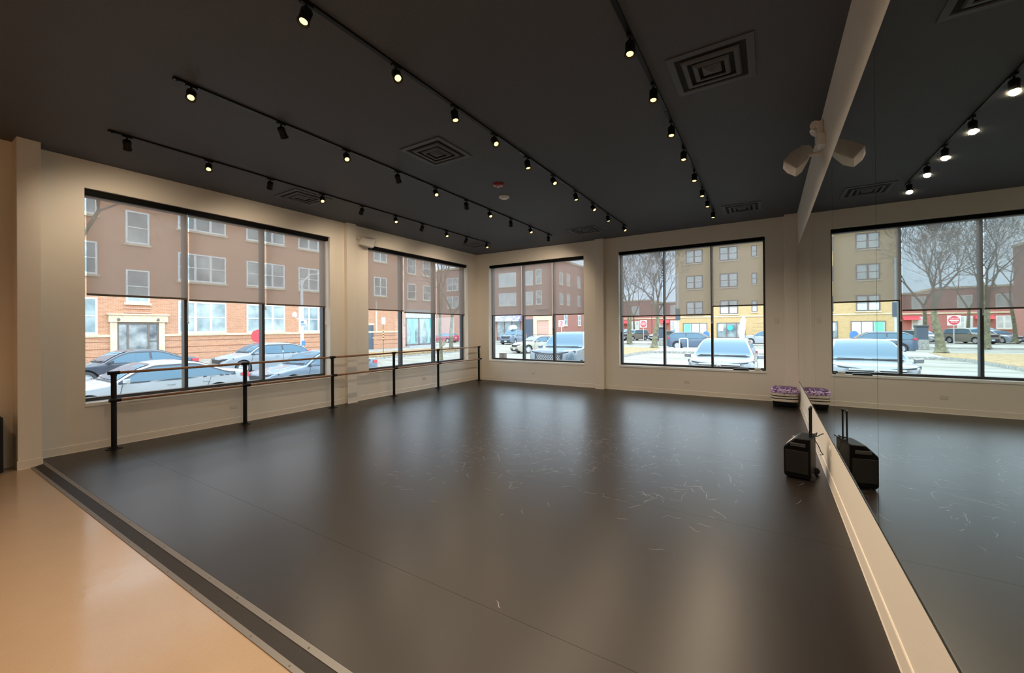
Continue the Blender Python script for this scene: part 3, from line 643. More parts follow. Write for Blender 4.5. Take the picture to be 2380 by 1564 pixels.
# ------------------------------------------------------------------ OUTSIDE: ground
def gz(x, y):
    k = [(-200, -.5), (-24, -.5), (-23, -.56), (-13.5, -.77), (-12.5, -.64), (-8.2, -.5), (60, -.45)]
    for (x0, z0), (x1, z1) in zip(k, k[1:]):
        if x <= x1: z = z0+(z1-z0)*(x-x0)/(x1-x0); break
    if y > 11: t = min((y-11)/12, 1); z = z*(1-t)-.5*t
    if y > 11 and x > -8: z = -.44-.06*min((y-11)/12, 1)
    return z
def ground(name, xs, ys, m, dz=0.0, kind='structure'):
    b = MB(); n = len(ys)
    b.add([(x, y, gz(x, y)+dz) for x in xs for y in ys], [(i*n+j, (i+1)*n+j, (i+1)*n+j+1, i*n+j+1) for i in range(len(xs)-1) for j in range(n-1)])
    o = b.build(name, m); o['kind'] = kind; return o
YS_ = [-20, -5, 5, 11, 14, 17, 20, 23, 30, 42]
ground('floor_outside_asphalt', [-120, -60, -40, -28, -23, -18, -13.5, -12.5, -10, -8.3, -7.98], YS_+[60, 120, 220], 'asphalt', -.02)
ground('floor_outside_lot', [-7.98, -4, 0, 6, 20, 60], [10.52, 11, 12, 14, 17, 20, 23, 30, 42, 60, 120, 220], 'asphalt', -.02)
def sidewalk(name, xs, ys, m, h=.0):
    o = ground(name, xs, ys, m, h); s = o.modifiers.new('thick', 'SOLIDIFY'); s.thickness = .12; s.offset = -1; return o
sidewalk('floor_far_sidewalk', [-30.9, -29, -27.2], [y for y in YS_ if y < 31]+[36], 'pave', .10)
sidewalk('floor_parkway', [-27.2, -25, -23.4], YS_[:-1], 'dirt', .09)
sidewalk('floor_near_sidewalk', [-12.6, -10, -7.99], [-20, -5, 5, 11, 14], 'pave', .03)
MB().box((-23.4, -20, -.70), (-23.22, 30, -.42)).build('floor_far_curb', 'curb')['kind'] = 'structure'
MB().box((-12.75, -20, -.9), (-12.6, 14, -.60)).build('floor_near_curb', 'curb')['kind'] = 'structure'
# planted island in the parking lot
isl = [(-8.6, 24), (-8.45, 33.0), (-7.9, 34.0), (-6, 34.3), (4, 34.3), (4, 39.8), (-17, 39.8), (-14, 36), (-12.4, 30), (-11.5, 24)]
t = thing('planted_island', 'curbed island of dry orange-brown ground in the parking lot under the bare tree', 'traffic island', (-9, 34, -.5)); org = (-9, 34, -.5)
MB().prism(isl, 'z', -.6, -.36).build('curb', 'curb', t, org)
c_ = (-9.3, 34.5); MB().prism([(c_[0]+(x-c_[0])*.93, c_[1]+(y-c_[1])*.93) for x, y in isl[:3]+[(-7.9, 35.6), (-8.3, 39.6)]+isl[6:]], 'z', -.37, -.34).build('dry_grass', 'dirt', t, org)
MB().box((-7.6, 34.7, -.37), (3.8, 39.6, -.345)).build('paved_strip', 'pave', t, org)
MB().box((-20, 50.2, -.6), (30, 57, -.38)).build('floor_shop_sidewalk', 'pave')['kind'] = 'structure'
MB().box((-60, 84, -.6), (-11, 92, -.38)).build('floor_row_lawn', 'dirt')['kind'] = 'structure'
MB().box((-70, 50.0, -.6), (-24.5, 54, -.40)).build('floor_corner_sidewalk', 'pave')['kind'] = 'structure'

# ------------------------------------------------------------------ buildings
def facade_window(parent, org, axis, face, u0, u1, z0, z1, cols=1, frame='wframe', pane='wpane', rail=True, sill='lime', sgn=1, fw_=.09):
    # axis: direction the facade runs along; face: plane position; sgn: outward normal sign
    def B(b, a0, a1, c0, c1, d0, d1):
        if axis == 'y': b.box((face+sgn*d0, a0, c0), (face+sgn*d1, a1, c1))
        else: b.box((a0, face+sgn*d0, c0), (a1, face+sgn*d1, c1))
    b = MB(); d0, d1 = -.02, .035
    B(b, u0, u1, z0, z0+fw_, d0, d1); B(b, u0, u1, z1-fw_, z1, d0, d1)
    w = (u1-u0-fw_)/cols
    for i in range(cols+1):
        q = fw_ if i in (0, cols) else fw_*1.5
        c = u0+fw_/2+w*i; B(b, c-q/2, c+q/2, z0+fw_, z1-fw_, d0, d1)
    if rail: B(b, u0+fw_, u1-fw_, (z0+z1)/2-.03, (z0+z1)/2+.03, d0, d1-.008)
    o = b.build('window', frame, parent, org)
    g = MB(); B(g, u0+fw_*.5, u1-fw_*.5, z0+fw_*.5, z1-fw_*.5, d0, .008); g.build('pane', pane, o, org)
    if sill:
        s = MB(); B(s, u0-.08, u1+.08, z0-.13, z0-.005, -.02, .09); s.build('sill', sill, o, org)
    return o
# orange brick apartment building across the street
FA = -31.0
A = thing('apartment_building', 'three-storey orange brick apartment building with white windows across the street', 'building', (FA-5, 11.5, -.45)); org = (FA-5, 11.5, -.45)
MB().box((FA-10, -8, -.5), (FA, 28.85, 12.2)).build('wall', 'brickA', A, org)
b = MB()
for y0, y1 in ((-8, 7.45), (9.8, 28.85)): b.box((FA, y0, 1.24), (FA+.07, y1, 1.38))
b.box((FA, -8, 1.24), (FA+.07, -7.9, 1.38))
b.build('stone_band', 'lime', A, org)
b = MB()
for z in (.95, .55, .15):
    b.box((FA, -8, z), (FA+.012, 7.45, z+.035)); b.box((FA, 9.8, z), (FA+.012, 28.85, z+.035))
b.build('brick_course', 'joint', A, org)
MB().box((FA-10.1, -8.1, 12.2), (FA+.12, 28.95, 12.5)).build('parapet', 'lime', A, org)
for z0, z1 in ((1.42, 3.40), (4.68, 6.45), (7.92, 9.70)):
    facade_window(A, org, 'y', FA, 6.0, 6.93, z0, z1)
    for y0, y1, n in ((10.53, 13.18, 3), (14.46, 17.13, 3), (18.21, 20.7, 3), (1.6, 4.2, 3), (-2.4, .2, 3)): facade_window(A, org, 'y', FA, y0, y1, z0, z1, n)
    if z0 > 3:
        facade_window(A, org, 'y', FA, 25.4, 26.9, z0, z1, 2); facade_window(A, org, 'y', FA, 22.3, 23.6, z0, z1, 1)
for z0, z1 in ((3.2, 5.10), (6.62, 8.48), (10.0, 11.6)): facade_window(A, org, 'y', FA, 8.09, 9.15, z0, z1)
# entrance
e = MB().box((FA, 7.35, 2.08), (FA+.16, 9.98, 2.50)).box((FA+.0, 7.28, 2.48), (FA+.22, 10.05, 2.56)).box((FA, 7.42, -.45), (FA+.10, 7.70, 2.08)).box((FA, 9.56, -.45), (FA+.10, 9.84, 2.08)).build('entrance_surround', 'lime', A, org)
MB().box((FA, 8.02, 2.85), (FA+.05, 9.22, 2.9)).box((FA, 8.02, 2.62), (FA+.05, 9.22, 2.66)).build('brick_header', 'brickP', e, org)
d = MB().box((FA+.0, 7.70, 1.95), (FA+.06, 9.56, 2.08))
for y in (7.70, 8.12, 9.05, 9.48): d.box((FA, y, -.45), (FA+.06, y+.08, 1.95))
d.box((FA, 9.12, .95), (FA+.05, 9.5, 1.0)); d = d.build('entrance_door', 'dframe', A, org)
MB().box((FA-.01, 7.74, -.4), (FA+.02, 9.52, 2.0)).build('pane', 'doorglass', d, org)
for y in (7.74, 9.5): MB().lathe([(.05, 0), (.07, .05), (.04, .14), (0, .16)], (FA+.2, y, 2.16), (0, 0, 1), 12).build('wall_lantern', 'dframe', e, org)
d = MB().box((FA, 24.45, -.45), (FA+.05, 25.3, 1.9)).build('side_door', 'ddoor', A, org); MB().lathe([(.04, 0), (.05, .04), (0, .06)], (FA+.05, 25.2, .75), (1, 0, 0), 10).build('door_knob', 'chrome', d, org)
MB().box((FA, 25.56, 1.38), (FA+.06, 25.72, 4.2)).box((FA, 24.35, 1.95), (FA+.05, 25.4, 2.1)).build('stone_trim', 'lime', A, org)
# storefront building next to it
S = thing('storefront_building', 'pink brick storefront with teal curtains in its window, left of the street corner', 'building', (FA-5, 31.3, -.45)); org = (FA-5, 31.3, -.45)
MB().box((FA-10, 28.87, -.5), (FA-.05, 33.75, 9.8)).build('wall', 'brickP', S, org)
w_ = MB().box((FA-.06, 29.35, 2.70), (FA+.02, 33.5, 3.55)).build('sign_band', 'steel', S, org)
fr = MB()
for y in (29.35, 31.1, 33.35): fr.box((FA-.06, y, -.1), (FA+.02, y+.1, 2.7))
fr.box((FA-.06, 29.35, -.15), (FA+.02, 33.45, 0)); fr = fr.build('shop_window', 'dframe', S, org)
MB().box((FA-.06, 29.45, 0), (FA-.03, 33.35, 2.7)).build('pane', 'wpane', fr, org)
def curtain(y0, y1, yt, m):
    b = MB(); n = 10; vs = []
    for i in range(n+1):
        t_ = i/n; x = FA-.02+.012*(i % 2); vs += [(x, y0+(y1-y0)*t_, 2.62), (x, yt+(y1-y0)*(t_-.5)*.35, 1.1), (x, yt+(y1-y0)*(t_-.5)*.5, .05)]
    b.add(vs, [f for i in range(n) for f in ((3*i, 3*i+3, 3*i+4, 3*i+1), (3*i+1, 3*i+4, 3*i+5, 3*i+2))]); b.build('curtain', m, S, org, fix=False)
curtain(29.5, 31.0, 30.3, 'paleteal'); curtain(31.3, 32.0, 31.5, 'lilac'); curtain(32.0, 32.8, 32.6, 'paleteal'); curtain(32.7, 33.3, 33.1, 'teal')
for y in (29.6, 31.8):
    for z0 in (4.6, 7.2): facade_window(S, org, 'y', FA-.05, y, y+1.2, z0, z0+1.6)
MB().box((FA-.1, 29.4, -.5), (FA+.5, 33.4, -.15)).build('window_base', 'lilac', S, org)
# dark red corner building
FD = 54.0; XD = -26.3
Dk = thing('corner_building', 'three-storey dark red brick corner building with bay windows beyond the intersection', 'building', (-34, 62, -.45)); org = (-34, 62, -.45)
MB().box((-66, FD, -.5), (XD-.02, 80.5, 11.6)).build('wall', 'brickD', Dk, org)
MB().box((XD-.02, FD+.02, -.5), (XD, 80.5, 11.55)).build('side_wall', 'brickDs', Dk, org)
MB().box((-66.2, FD-.15, 11.6), (XD+.12, 80.7, 11.9)).build('cornice', 'lime', Dk, org)
bay = MB().prism([(-29.6, FD), (-29.2, FD-.85), (-27.9, FD-.85), (-27.3, FD)], 'z', 4.3, 11.4).build('bay', 'brickD', Dk, org)
for z0, z1 in ((5.06, 7.05), (8.05, 10.2)):
    facade_window(Dk, org, 'x', FD, -36.2, -33.0, z0, z1, 3, sgn=-1, pane='wpaneL'); facade_window(Dk, org, 'x', FD, -31.3, -30.0, z0, z1, 1, sgn=-1, pane='wpaneL', sill='lime')
    facade_window(Dk, org, 'x', FD-.85, -29.05, -28.1, z0, z1, 1, sgn=-1); [facade_window(Dk, org, 'x', FD, xx, xx+2.5, z0, z1, 2, sgn=-1) for xx in (-41.5, -47, -52.5, -58)]
    for y in (55.4, 58.0, 62.2, 66.5, 71, 76): facade_window(Dk, org, 'y', XD, y, y+1.15, z0, z1-.3, 1)
for y in (57, 62.3, 67, 72): facade_window(Dk, org, 'y', XD, y, y+1.1, 1.9, 3.6, 1)
aw = MB().hull([(-37, FD, 3.7), (-32, FD, 3.7), (-37, FD-1.1, 2.6), (-32, FD-1.1, 2.6), (-37, FD, 2.6), (-32, FD, 2.6)]).build('awning', 'awning', Dk, org)
sf = MB()
for x in (-36.6, -35.2, -33.8, -32.3): sf.box((x-.05, FD-.04, -.4), (x+.05, FD+.02, 2.6))
sf.box((-36.6, FD-.04, -.4), (-32.3, FD+.02, .2)); sf = sf.build('shop_window', 'dframe', Dk, org); MB().box((-36.55, FD-.02, .2), (-32.35, FD, 2.6)).build('pane', 'wpane', sf, org)
en = MB().box((-29.97, FD-.12, 2.67), (-26.85, FD-.0, 3.35)).box((-29.97, FD-.1, -.4), (-29.35, FD, 2.67)).box((-27.4, FD-.1, -.4), (-26.85, FD, 2.67)).build('entrance_surround', 'lime', Dk, org)
MB().box((-29.35, FD-.02, -.4), (-27.4, FD-.0, 2.6)).build('entrance_door', 'brickP', Dk, org)
MB().box((-31.6, FD-.04, -.4), (-30.1, FD, 2.9)).build('dark_doorway', 'ddoor', Dk, org)
# yellow brick building
FY = 57.0
Yb = thing('corner_shop_building', 'four-storey yellow brick building with dark framed windows and ground floor shops', 'building', (0, 64, -.4)); org = (0, 64, -.4)
MB().box((-10.3, FY, -.5), (14, 75, 12.1)).build('wall', 'brickY', Yb, org)
MB().box((-10.5, FY-.2, 12.1), (14.2, 75.2, 12.6)).build('cornice', 'lime', Yb, org)
MB().box((-10.3, FY-.06, 2.72), (14, FY, 2.86)).build('stone_band', 'lime', Yb, org)
b = MB()
for z in (1.9, 1.45, 1.0, .55): b.box((-1.6, FY-.012, z), (14, FY, z+.04))
b.build('brick_course', 'jointY', Yb, org)
for z0 in (3.1, 6.42, 9.72):
    for x0, x1 in ((-9.0, -7.0), (-5.10, -3.10), (1.0, 3.0), (5.6, 7.6)): facade_window(Yb, org, 'x', FY, x0, x1, z0, z0+1.72, 2, 'dframe', 'wpaneL', sgn=-1, fw_=.12)
    facade_window(Yb, org, 'x', FY, -1.68, -1.08, z0+.2, z0+1.55, 1, 'dframe', 'wpaneL', sgn=-1)
    for y in (60, 65, 70): facade_window(Yb, org, 'y', -10.3, y, y+1.6, z0, z0+1.6, 2, 'dframe', 'wpaneL', sgn=-1)
sh = MB()
for x0, x1 in ((-9.40, -6.55), (-5.45, -2.35)):
    sh.box((x0, FY-.06, 1.95), (x1, FY, 2.05)); sh.box((x0, FY-.06, .15), (x1, FY, .25))
    for q in (x0, x0+(x1-x0)*.34, x0+(x1-x0)*.68, x1-.08): sh.box((q, FY-.06, .25), (q+.08, FY, 1.95))
sh = sh.build('shop_window', 'dframe', Yb, org)
MB().box((-9.36, FY-.03, .2), (-6.6, FY, 2.0)).build('pane', 'wpaneL', sh, org); MB().box((-5.4, FY-.03, .2), (-2.4, FY, 2.0)).build('pane', 'wpane', sh, org)
def poster(x0, x1, z0, z1, m, name='poster'): return MB().box((x0, FY-.05, z0), (x1, FY-.032, z1)).build(name, m, Yb, org)
poster(-9.25, -8.5, .3, 1.92, 'green'); poster(-8.36, -7.5, .3, 1.92, 'signwhite'); poster(-7.4, -6.65, .3, 1.92, 'signwhite')
o = poster(-5.2, -4.75, 1.0, 1.85, 'signwhite'); o = poster(-3.1, -2.45, .5, 1.7, 'signwhite', 'shop_sign')
MB().hull([(-2.98, FY-.056, 1.25), (-2.6, FY-.056, 1.25), (-2.98, FY-.052, 1.25), (-2.6, FY-.052, 1.25), (-2.8, FY-.056, .95), (-2.8, FY-.052, .95), (-2.95, FY-.056, 1.38), (-2.65, FY-.056, 1.38)]).build('red_mark', 'signred', o, org)
MB().lathe([(.30, 0), (.30, .02), (.13, .02)], (-4.0, FY-.035, 1.4), (0, -1, 0), 24).build('round_sign', 'cyan', Yb, org)
for z in (1.75, 1.6, 1.35, 1.2, .8): MB().box((-8.2, FY-.055, z), (-7.65, FY-.051, z+.04)).build('poster_line', 'steel', Yb, org)
# red brick row houses far behind the lot
for i, (x0, x1, h, lab) in enumerate([(-54, -41, 8.2, 'red brick row house at the far left behind the parked cars'), (-40.9, -31, 7.6, 'red brick row house in the middle of the row behind the parking lot'),
                                      (-30.9, -21.6, 7.3, 'red brick row house behind the white sign post'), (-21.5, -11.5, 6.6, 'red brick row house closest to the yellow brick building')]):
    H_ = thing('row_house', lab, 'building', ((x0+x1)/2, 97, -.45), 0, 'red brick row houses'); org = ((x0+x1)/2, 97, -.45)
    MB().box((x0, 92, -.5), (x1, 102, h)).build('wall', 'brickR', H_, org); MB().box((x0-.05, 91.85, h), (x1+.05, 102.1, h+.3)).build('cornice', 'lime', H_, org)
    n = int((x1-x0)/3.2)
    for q in range(n):
        xx = x0+.8+q*(x1-x0-1)/n
        for z0 in (.9, 4.2): facade_window(H_, org, 'x', 92, xx, xx+1.7, z0, z0+2.0, 2, sgn=-1, pane='wpaneL', fw_=.14)
    MB().box((x0, 91.9, 3.3), (x1, 92, 3.55)).build('stone_band', 'lime', H_, org)
    xx = x0+.8+1*(x1-x0-1)/n-1.2
    MB().hull([(xx-1, 92, 3.0), (xx+1, 92, 3.0), (xx-1, 91, 2.4), (xx+1, 91, 2.4), (xx-1, 92, 2.4), (xx+1, 92, 2.4)]).build('awning', 'signred', H_, org)

# ------------------------------------------------------------------ bare trees
def tree(name, label, loc, h, r, seed, lean=(0, 0), levels=6, twigs='twig', fork=2, group='bare street trees', spread=.55, trunk_frac=.24):
    rnd = random.Random(seed); T = MB(); B = MB()
    def seg(p, d, ln, r0, r1, lev):
        n = 3 if lev < 3 else 2; pts = [p]; q = p; dd = d.copy()
        for _ in range(n):
            dd = (dd+Vector((rnd.uniform(-.12, .12), rnd.uniform(-.12, .12), rnd.uniform(-.04, .10)))).normalized(); q = q+dd*(ln/n); pts.append(q)
        rs = [r0+(r1-r0)*i/n for i in range(n+1)]
        (T if lev < 2 else B).tube(pts, rs, 8 if lev < 2 else (5 if lev < 4 else 3))
        return q, dd
    def grow(p, d, ln, r0, lev):
        q, dd = seg(p, d, ln, r0, r0*.72, lev)
        if lev >= levels: return
        k = fork if lev < 1 else (2 if rnd.random() < .5 else 3)
        ph = rnd.uniform(0, 2*PI); u = dd.orthogonal().normalized(); w = dd.cross(u)
        for i in range(k):
            a = ph+2*PI*i/k+rnd.uniform(-.4, .4); s = spread*rnd.uniform(.6, 1.25)
            nd = (dd*math.cos(s)+(u*math.cos(a)+w*math.sin(a))*math.sin(s)+Vector((0, 0, .12))).normalized()
            grow(q, nd, ln*rnd.uniform(.66, .9) if lev else ln*rnd.uniform(.75, 1.0), max(r0*.72*(.78 if k == 2 else .66), .009), lev+1)
        if lev >= 2 and lev < levels-1 and rnd.random() < .45:
            a = rnd.uniform(0, 2*PI); nd = (dd*.45+(u*math.cos(a)+w*math.sin(a))*.9+Vector((0, 0, .15))).normalized()
            grow(p+(q-p)*.5, nd, ln*.6, max(r0*.4, .009), min(lev+2, levels-1))
    base = Vector((0, 0, 0)); d0 = Vector((lean[0], lean[1], 1)).normalized()
    T.lathe([(r*1.75, 0), (r*1.35, .12), (r*1.05, .45), (r, .8)], (0, 0, 0), d0, 12)
    grow(d0*.7, d0, h*trunk_frac, r, 0)
    t_ = thing(name, label, 'tree', loc, 0, group)
    T.build('trunk', 'bark', t_, fix=False); B.build('branches', twigs, t_, fix=False); return t_
tree('bare_tree', 'bare forked tree with mossy trunk standing on the parking lot island', (-9.0, 39.3, -.34), 12, .25, 5, (.05, .1), 8, fork=2, spread=.42, trunk_frac=.17)
tree('bare_tree', 'slender bare tree on the curb outside the left window by the room corner', (-12.75, 14.2, -.62), 8, .085, 21, (.02, 0), 5)
tree('bare_tree', 'tall bare tree left behind the island tree, in front of the red row houses', (-17.0, 77, -.4), 16, .26, 8, (0, 0), 7)
tree('bare_tree', 'tall bare tree on the street in front of the dark red corner building', (-20.2, 58, -.4), 14, .18, 14, (.03, 0), 7)
tree('bare_tree', 'bare tree between the parking lot island and the beige-grey SUV', (-14.5, 50, -.4), 13, .16, 33, (-.02, 0), 7)
tree('bare_tree', 'bare tree on the parkway in front of the apartment building entrance, at the left', (-25.2, 4.4, -.42), 12, .17, 41, (.02, .02), 6, trunk_frac=.3)
tree('bare_tree', 'bare tree on the parkway in front of the pink brick storefront', (-25.2, 29.5, -.42), 11, .18, 52, (.0, -.02), 6)
tree('bare_tree', 'bare tree on the lawn by the corner of the dark red building', (-24, 87, -.4), 14, .22, 61, (.0, 0), 7)
tree('bare_tree', 'bare tree behind the do not enter sign, left of the island tree', (-13.2, 46.5, -.4), 13, .13, 71, (-.03, 0), 7, spread=.6)
tree('bare_tree', 'bare tree standing in the far street just right of the dark corner building', (-21.5, 66, -.4), 15, .18, 77, (0, 0), 7, spread=.6)
def shrub(loc, label, seed, s=.5):
    rnd = random.Random(seed); t_ = thing('dry_shrub', label, 'shrub', loc, 0, 'dry shrubs by the buildings'); b = MB()
    for _ in range(26):
        a = rnd.uniform(0, 2*PI); l = rnd.uniform(.5, 1)*s; p = Vector((0, 0, 0)); q = Vector((math.cos(a)*l*.45, math.sin(a)*l*.45, l*.6)); e = q+Vector((math.cos(a+rnd.uniform(-.8, .8))*l*.3, math.sin(a)*l*.3, l*.4))
        b.tube([p, q, e], [.018, .012, .005], 4); b.tube([q, q+Vector((rnd.uniform(-.2, .2), rnd.uniform(-.2, .2), l*.35))], [.01, .004], 3)
    b.build('stems', 'shrub', t_, fix=False)
shrub((-29.6, 15.2, -.42), 'dry leafless shrub against the brick wall behind the silver hatchback', 3, 1.1)
shrub((-29.4, 33.0, -.42), 'dry brown shrub in front of the curtained storefront', 4, 1.0)

# ------------------------------------------------------------------ street furniture
t = thing('street_light', 'white street light pole with a curved arm and a blue sign', 'street light', (-23.9, 14.25, -.45)); org = (-23.9, 14.25, -.45)
p = MB().lathe([(.17, 0), (.17, .4), (.095, .5), (.075, 5.0)], (-23.9, 14.25, -.45), n=14); p.build('pole', 'wframe', t, org)
MB().tube([(-23.9, 14.25, 3.9), (-23.9, 14.35, 4.5), (-23.9, 14.75, 4.95), (-23.9, 15.6, 5.1)], .035, 8).build('arm', 'wframe', t, org)
MB().hull([(-24.0, 15.5, 5.05), (-23.8, 15.5, 5.05), (-24.0, 16.2, 5.05), (-23.8, 16.2, 5.05), (-23.9, 15.6, 5.18), (-23.9, 16.1, 5.18)]).build('lamp_head', 'steel', t, org)
s = MB().box((-23.83, 14.08, 1.80), (-23.80, 14.48, 2.15)).build('sign', 'signwhite', t, org); MB().box((-23.805, 14.12, 1.83), (-23.795, 14.44, 1.90)).box((-23.805, 14.12, 1.95), (-23.795, 14.3, 2.1)).build('sign_mark', 'blue', s, org)
MB().box((-23.83, 14.16, .62), (-23.80, 14.4, .9)).build('small_sign', 'blue', t, org)
MB().lathe([(.05, 0), (.12, .05), (.13, .22), (.05, .32), (0, .34)], (-23.9, 13.8, 2.3), n=14).tube([(-23.9, 14.25, 2.6), (-23.9, 14.0, 2.2), (-23.9, 13.8, 2.3)], .025, 6).build('globe_lamp', 'signwhite', t, org)
t = thing('stop_sign', 'red octagonal sign partly hidden by the window mullion, before the brick wall', 'sign', (-24.0, 11.75, -.45)); org = (-24.0, 11.75, -.45)
MB().box((-24.03, 11.72, -.45), (-23.98, 11.78, 1.65)).build('post', 'steel', t, org); MB().lathe([(.37, 0), (.37, .012)], (-23.975, 11.75, 1.24), (1, 0, 0), 8, False).build('octagon_plate', 'signred', t, org)
t = thing('parking_sign', 'white parking sign on a pole wrapped in yellow and black tape', 'sign', (-24.3, 20.75, -.45)); org = (-24.3, 20.75, -.45)
MB().cyl((-24.3, 20.75, -.45), (-24.3, 20.75, 1.95), .028).build('post', 'dframe', t, org); MB().box((-24.27, 20.58, 1.93), (-24.255, 20.92, 2.44)).build('plate', 'signwhite', t, org)
for i in range(8): MB().cyl((-24.3, 20.75, .72+i*.1), (-24.3, 20.75, .80+i*.1), .045, n=10).build('tape_band', 'yellow' if i % 2 else 'cardark', t, org)
t = thing('no_parking_sign', 'white and red no parking sign on a post before the red brick wall', 'sign', (-15.6, 33.2, -.5)); org = (-15.6, 33.2, -.5)
MB().cyl((-15.6, 33.22, -.5), (-15.6, 33.22, 2.1), .03).build('post', 'steel', t, org); pl_ = MB().box((-15.86, 33.17, 1.66), (-15.34, 33.185, 2.22)).build('plate', 'signwhite', t, org)
MB().lathe([(.12, 0), (.17, 0), (.17, .006), (.12, .006), (.12, 0)], (-15.6, 33.168, 2.02), (0, -1, 0), 24, True, False).box((-15.63, 33.158, 1.9), (-15.57, 33.166, 2.14)).build('red_circle', 'signred', pl_, org); MB().box((-15.8, 33.16, 1.72), (-15.4, 33.168, 1.77)).build('red_text_bar', 'signred', pl_, org)
t = thing('do_not_enter_sign', 'white sign with a red disc and white bar beside the tree trunk', 'sign', (-15.35, 60.5, -.5), math.radians(-8))
MB().cyl((0, 0, 0), (0, 0, 2.9), .04).build('post', 'steel', t); pl_ = MB().box((-.52, -.07, 2.0), (.52, -.05, 3.04)).build('plate', 'signwhite', t, bevel=.01)
MB().lathe([(0, .0), (.46, 0), (.46, .006), (0, .006)], (0, -.071, 2.52), (0, -1, 0), 36).build('red_disc', 'signred', pl_); MB().box((-.36, -.088, 2.46), (.36, -.078, 2.58)).build('white_bar', 'signwhite', pl_)
RX = Matrix.Rotation(PI/2, 4, 'X')
text_mesh('DO NOT', .17, 'signwhite', pl_, 'lettering', Matrix.Translation((0, -.08, 2.72)) @ RX); text_mesh('ENTER', .17, 'signwhite', pl_, 'lettering', Matrix.Translation((0, -.08, 2.33)) @ RX)
t = thing('feather_flag', 'white feather flag banner standing in front of the yellow brick shop', 'flag', (-2.55, 50, -.42)); org = (-2.55, 50, -.42)
MB().tube([(-2.6, 50, -.42), (-2.62, 50, 1.2), (-2.55, 50, 2.2), (-2.3, 50, 2.6), (-2.1, 50, 2.55)], .018, 6).lathe([(.25, 0), (.25, .03)], (-2.6, 50, -.42)).build('pole', 'steel', t, org)
MB().prism([(-2.62, .2), (-2.2, .2), (-2.05, 1.4), (-2.02, 2.3), (-2.12, 2.54), (-2.3, 2.58), (-2.52, 2.25), (-2.6, 1.3)], 'y', 49.99, 50.01).build('banner', 'signwhite', t, org)
t = thing('mail_box', 'blue street mailbox in front of the yellow building posters', 'mailbox', (-5.9, 50.3, -.38)); org = (-5.9, 50.3, -.38)
pr = [(-6.2, -.2), (-5.6, -.2), (-5.6, .75)]+[(-5.9+.3*math.cos(a*PI/8), .75+.3*math.sin(a*PI/8)) for a in range(1, 8)]+[(-6.2, .75)]
MB().prism(pr, 'y', 50.05, 50.6).build('body', 'blue', t, org)
for x in (-6.15, -5.68): MB().box((x, 50.1, -.38), (x+.05, 50.55, -.2)).build('leg', 'blue', t, org)
for i, x in enumerate((-7.06, )):
    t = thing('bike_rack', 'white inverted-U bike rack in front of the blue car', 'bike rack', (-6.25, 38.1, -.345)); org = (-6.25, 38.1, -.345)
    MB().tube([(-6.59, 38.1, -.345), (-6.59, 38.1, .42), (-6.56, 38.1, .52), (-6.48, 38.1, .56), (-6.02, 38.1, .56), (-5.94, 38.1, .52), (-5.91, 38.1, .42), (-5.91, 38.1, -.345)], .045, 10).build('loop', 'wframe', t, org)
t = thing('litter_bin', 'dark grey square bin on the far sidewalk left of the tree trunk', 'bin', (-11.0, 52.3, -.38)); org = (-11.0, 52.3, -.38)
MB().box((-11.4, 51.9, -.38), (-10.6, 52.7, 1.35)).build('body', 'ddoor', t, org, bevel=.03); MB().box((-11.45, 51.85, 1.35), (-10.55, 52.75, 1.55)).build('lid', 'cardark', t, org, bevel=.05)
t = thing('traffic_pole', 'grey-blue utility pole with sign panels before the yellow building', 'pole', (-8.55, 48.5, -.4)); org = (-8.55, 48.5, -.4)
MB().cyl((-8.55, 48.5, -.4), (-8.55, 48.5, 7.5), .14, .11).build('pole', 'steel', t, org); MB().box((-8.75, 48.3, 2.3), (-8.25, 48.36, 3.6)).build('sign_panel', 'ddoor', t, org); MB().box((-8.8, 48.3, .9), (-8.6, 48.36, 2.2)).build('notice', 'signwhite', t, org)
o = MB().prism([(-10.5, -.5), (-9.9, -.5), (-9.98, .3), (-10.42, .3)], 'y', 47.8, 48.6).build('concrete_block', 'curb', None, (-10.2, 48.2, -.5)); tag(o, 'pale concrete block beside the rear of the blue car', 'concrete block')

# ------------------------------------------------------------------ cars
PROF = {
 'sedan': [(0, .36), (.012, .46), (.05, .53), (.15, .60), (.27, .655), (.30, .68), (.355, .80), (.41, .90), (.47, .965), (.55, 1.0), (.63, .995), (.71, .945), (.79, .84), (.85, .755), (.91, .735), (.965, .72), (.985, .66), (1, .42)],
 'hatch': [(0, .36), (.015, .46), (.05, .54), (.14, .61), (.24, .66), (.27, .69), (.33, .82), (.39, .92), (.46, .98), (.55, 1.0), (.70, .985), (.82, .93), (.90, .83), (.96, .70), (.985, .62), (1, .40)],
 'suv': [(0, .44), (.012, .575), (.04, .625), (.13, .655), (.235, .675), (.265, .69), (.32, .81), (.375, .91), (.43, .97), (.52, 1.0), (.72, .99), (.85, .955), (.92, .88), (.965, .72), (.985, .62), (1, .40)],
 'boxy': [(0, .42), (.01, .56), (.03, .62), (.13, .645), (.25, .665), (.28, .69), (.325, .83), (.37, .94), (.42, .985), (.55, 1.0), (.82, .99), (.93, .965), (.965, .90), (.985, .62), (1, .42)],
}
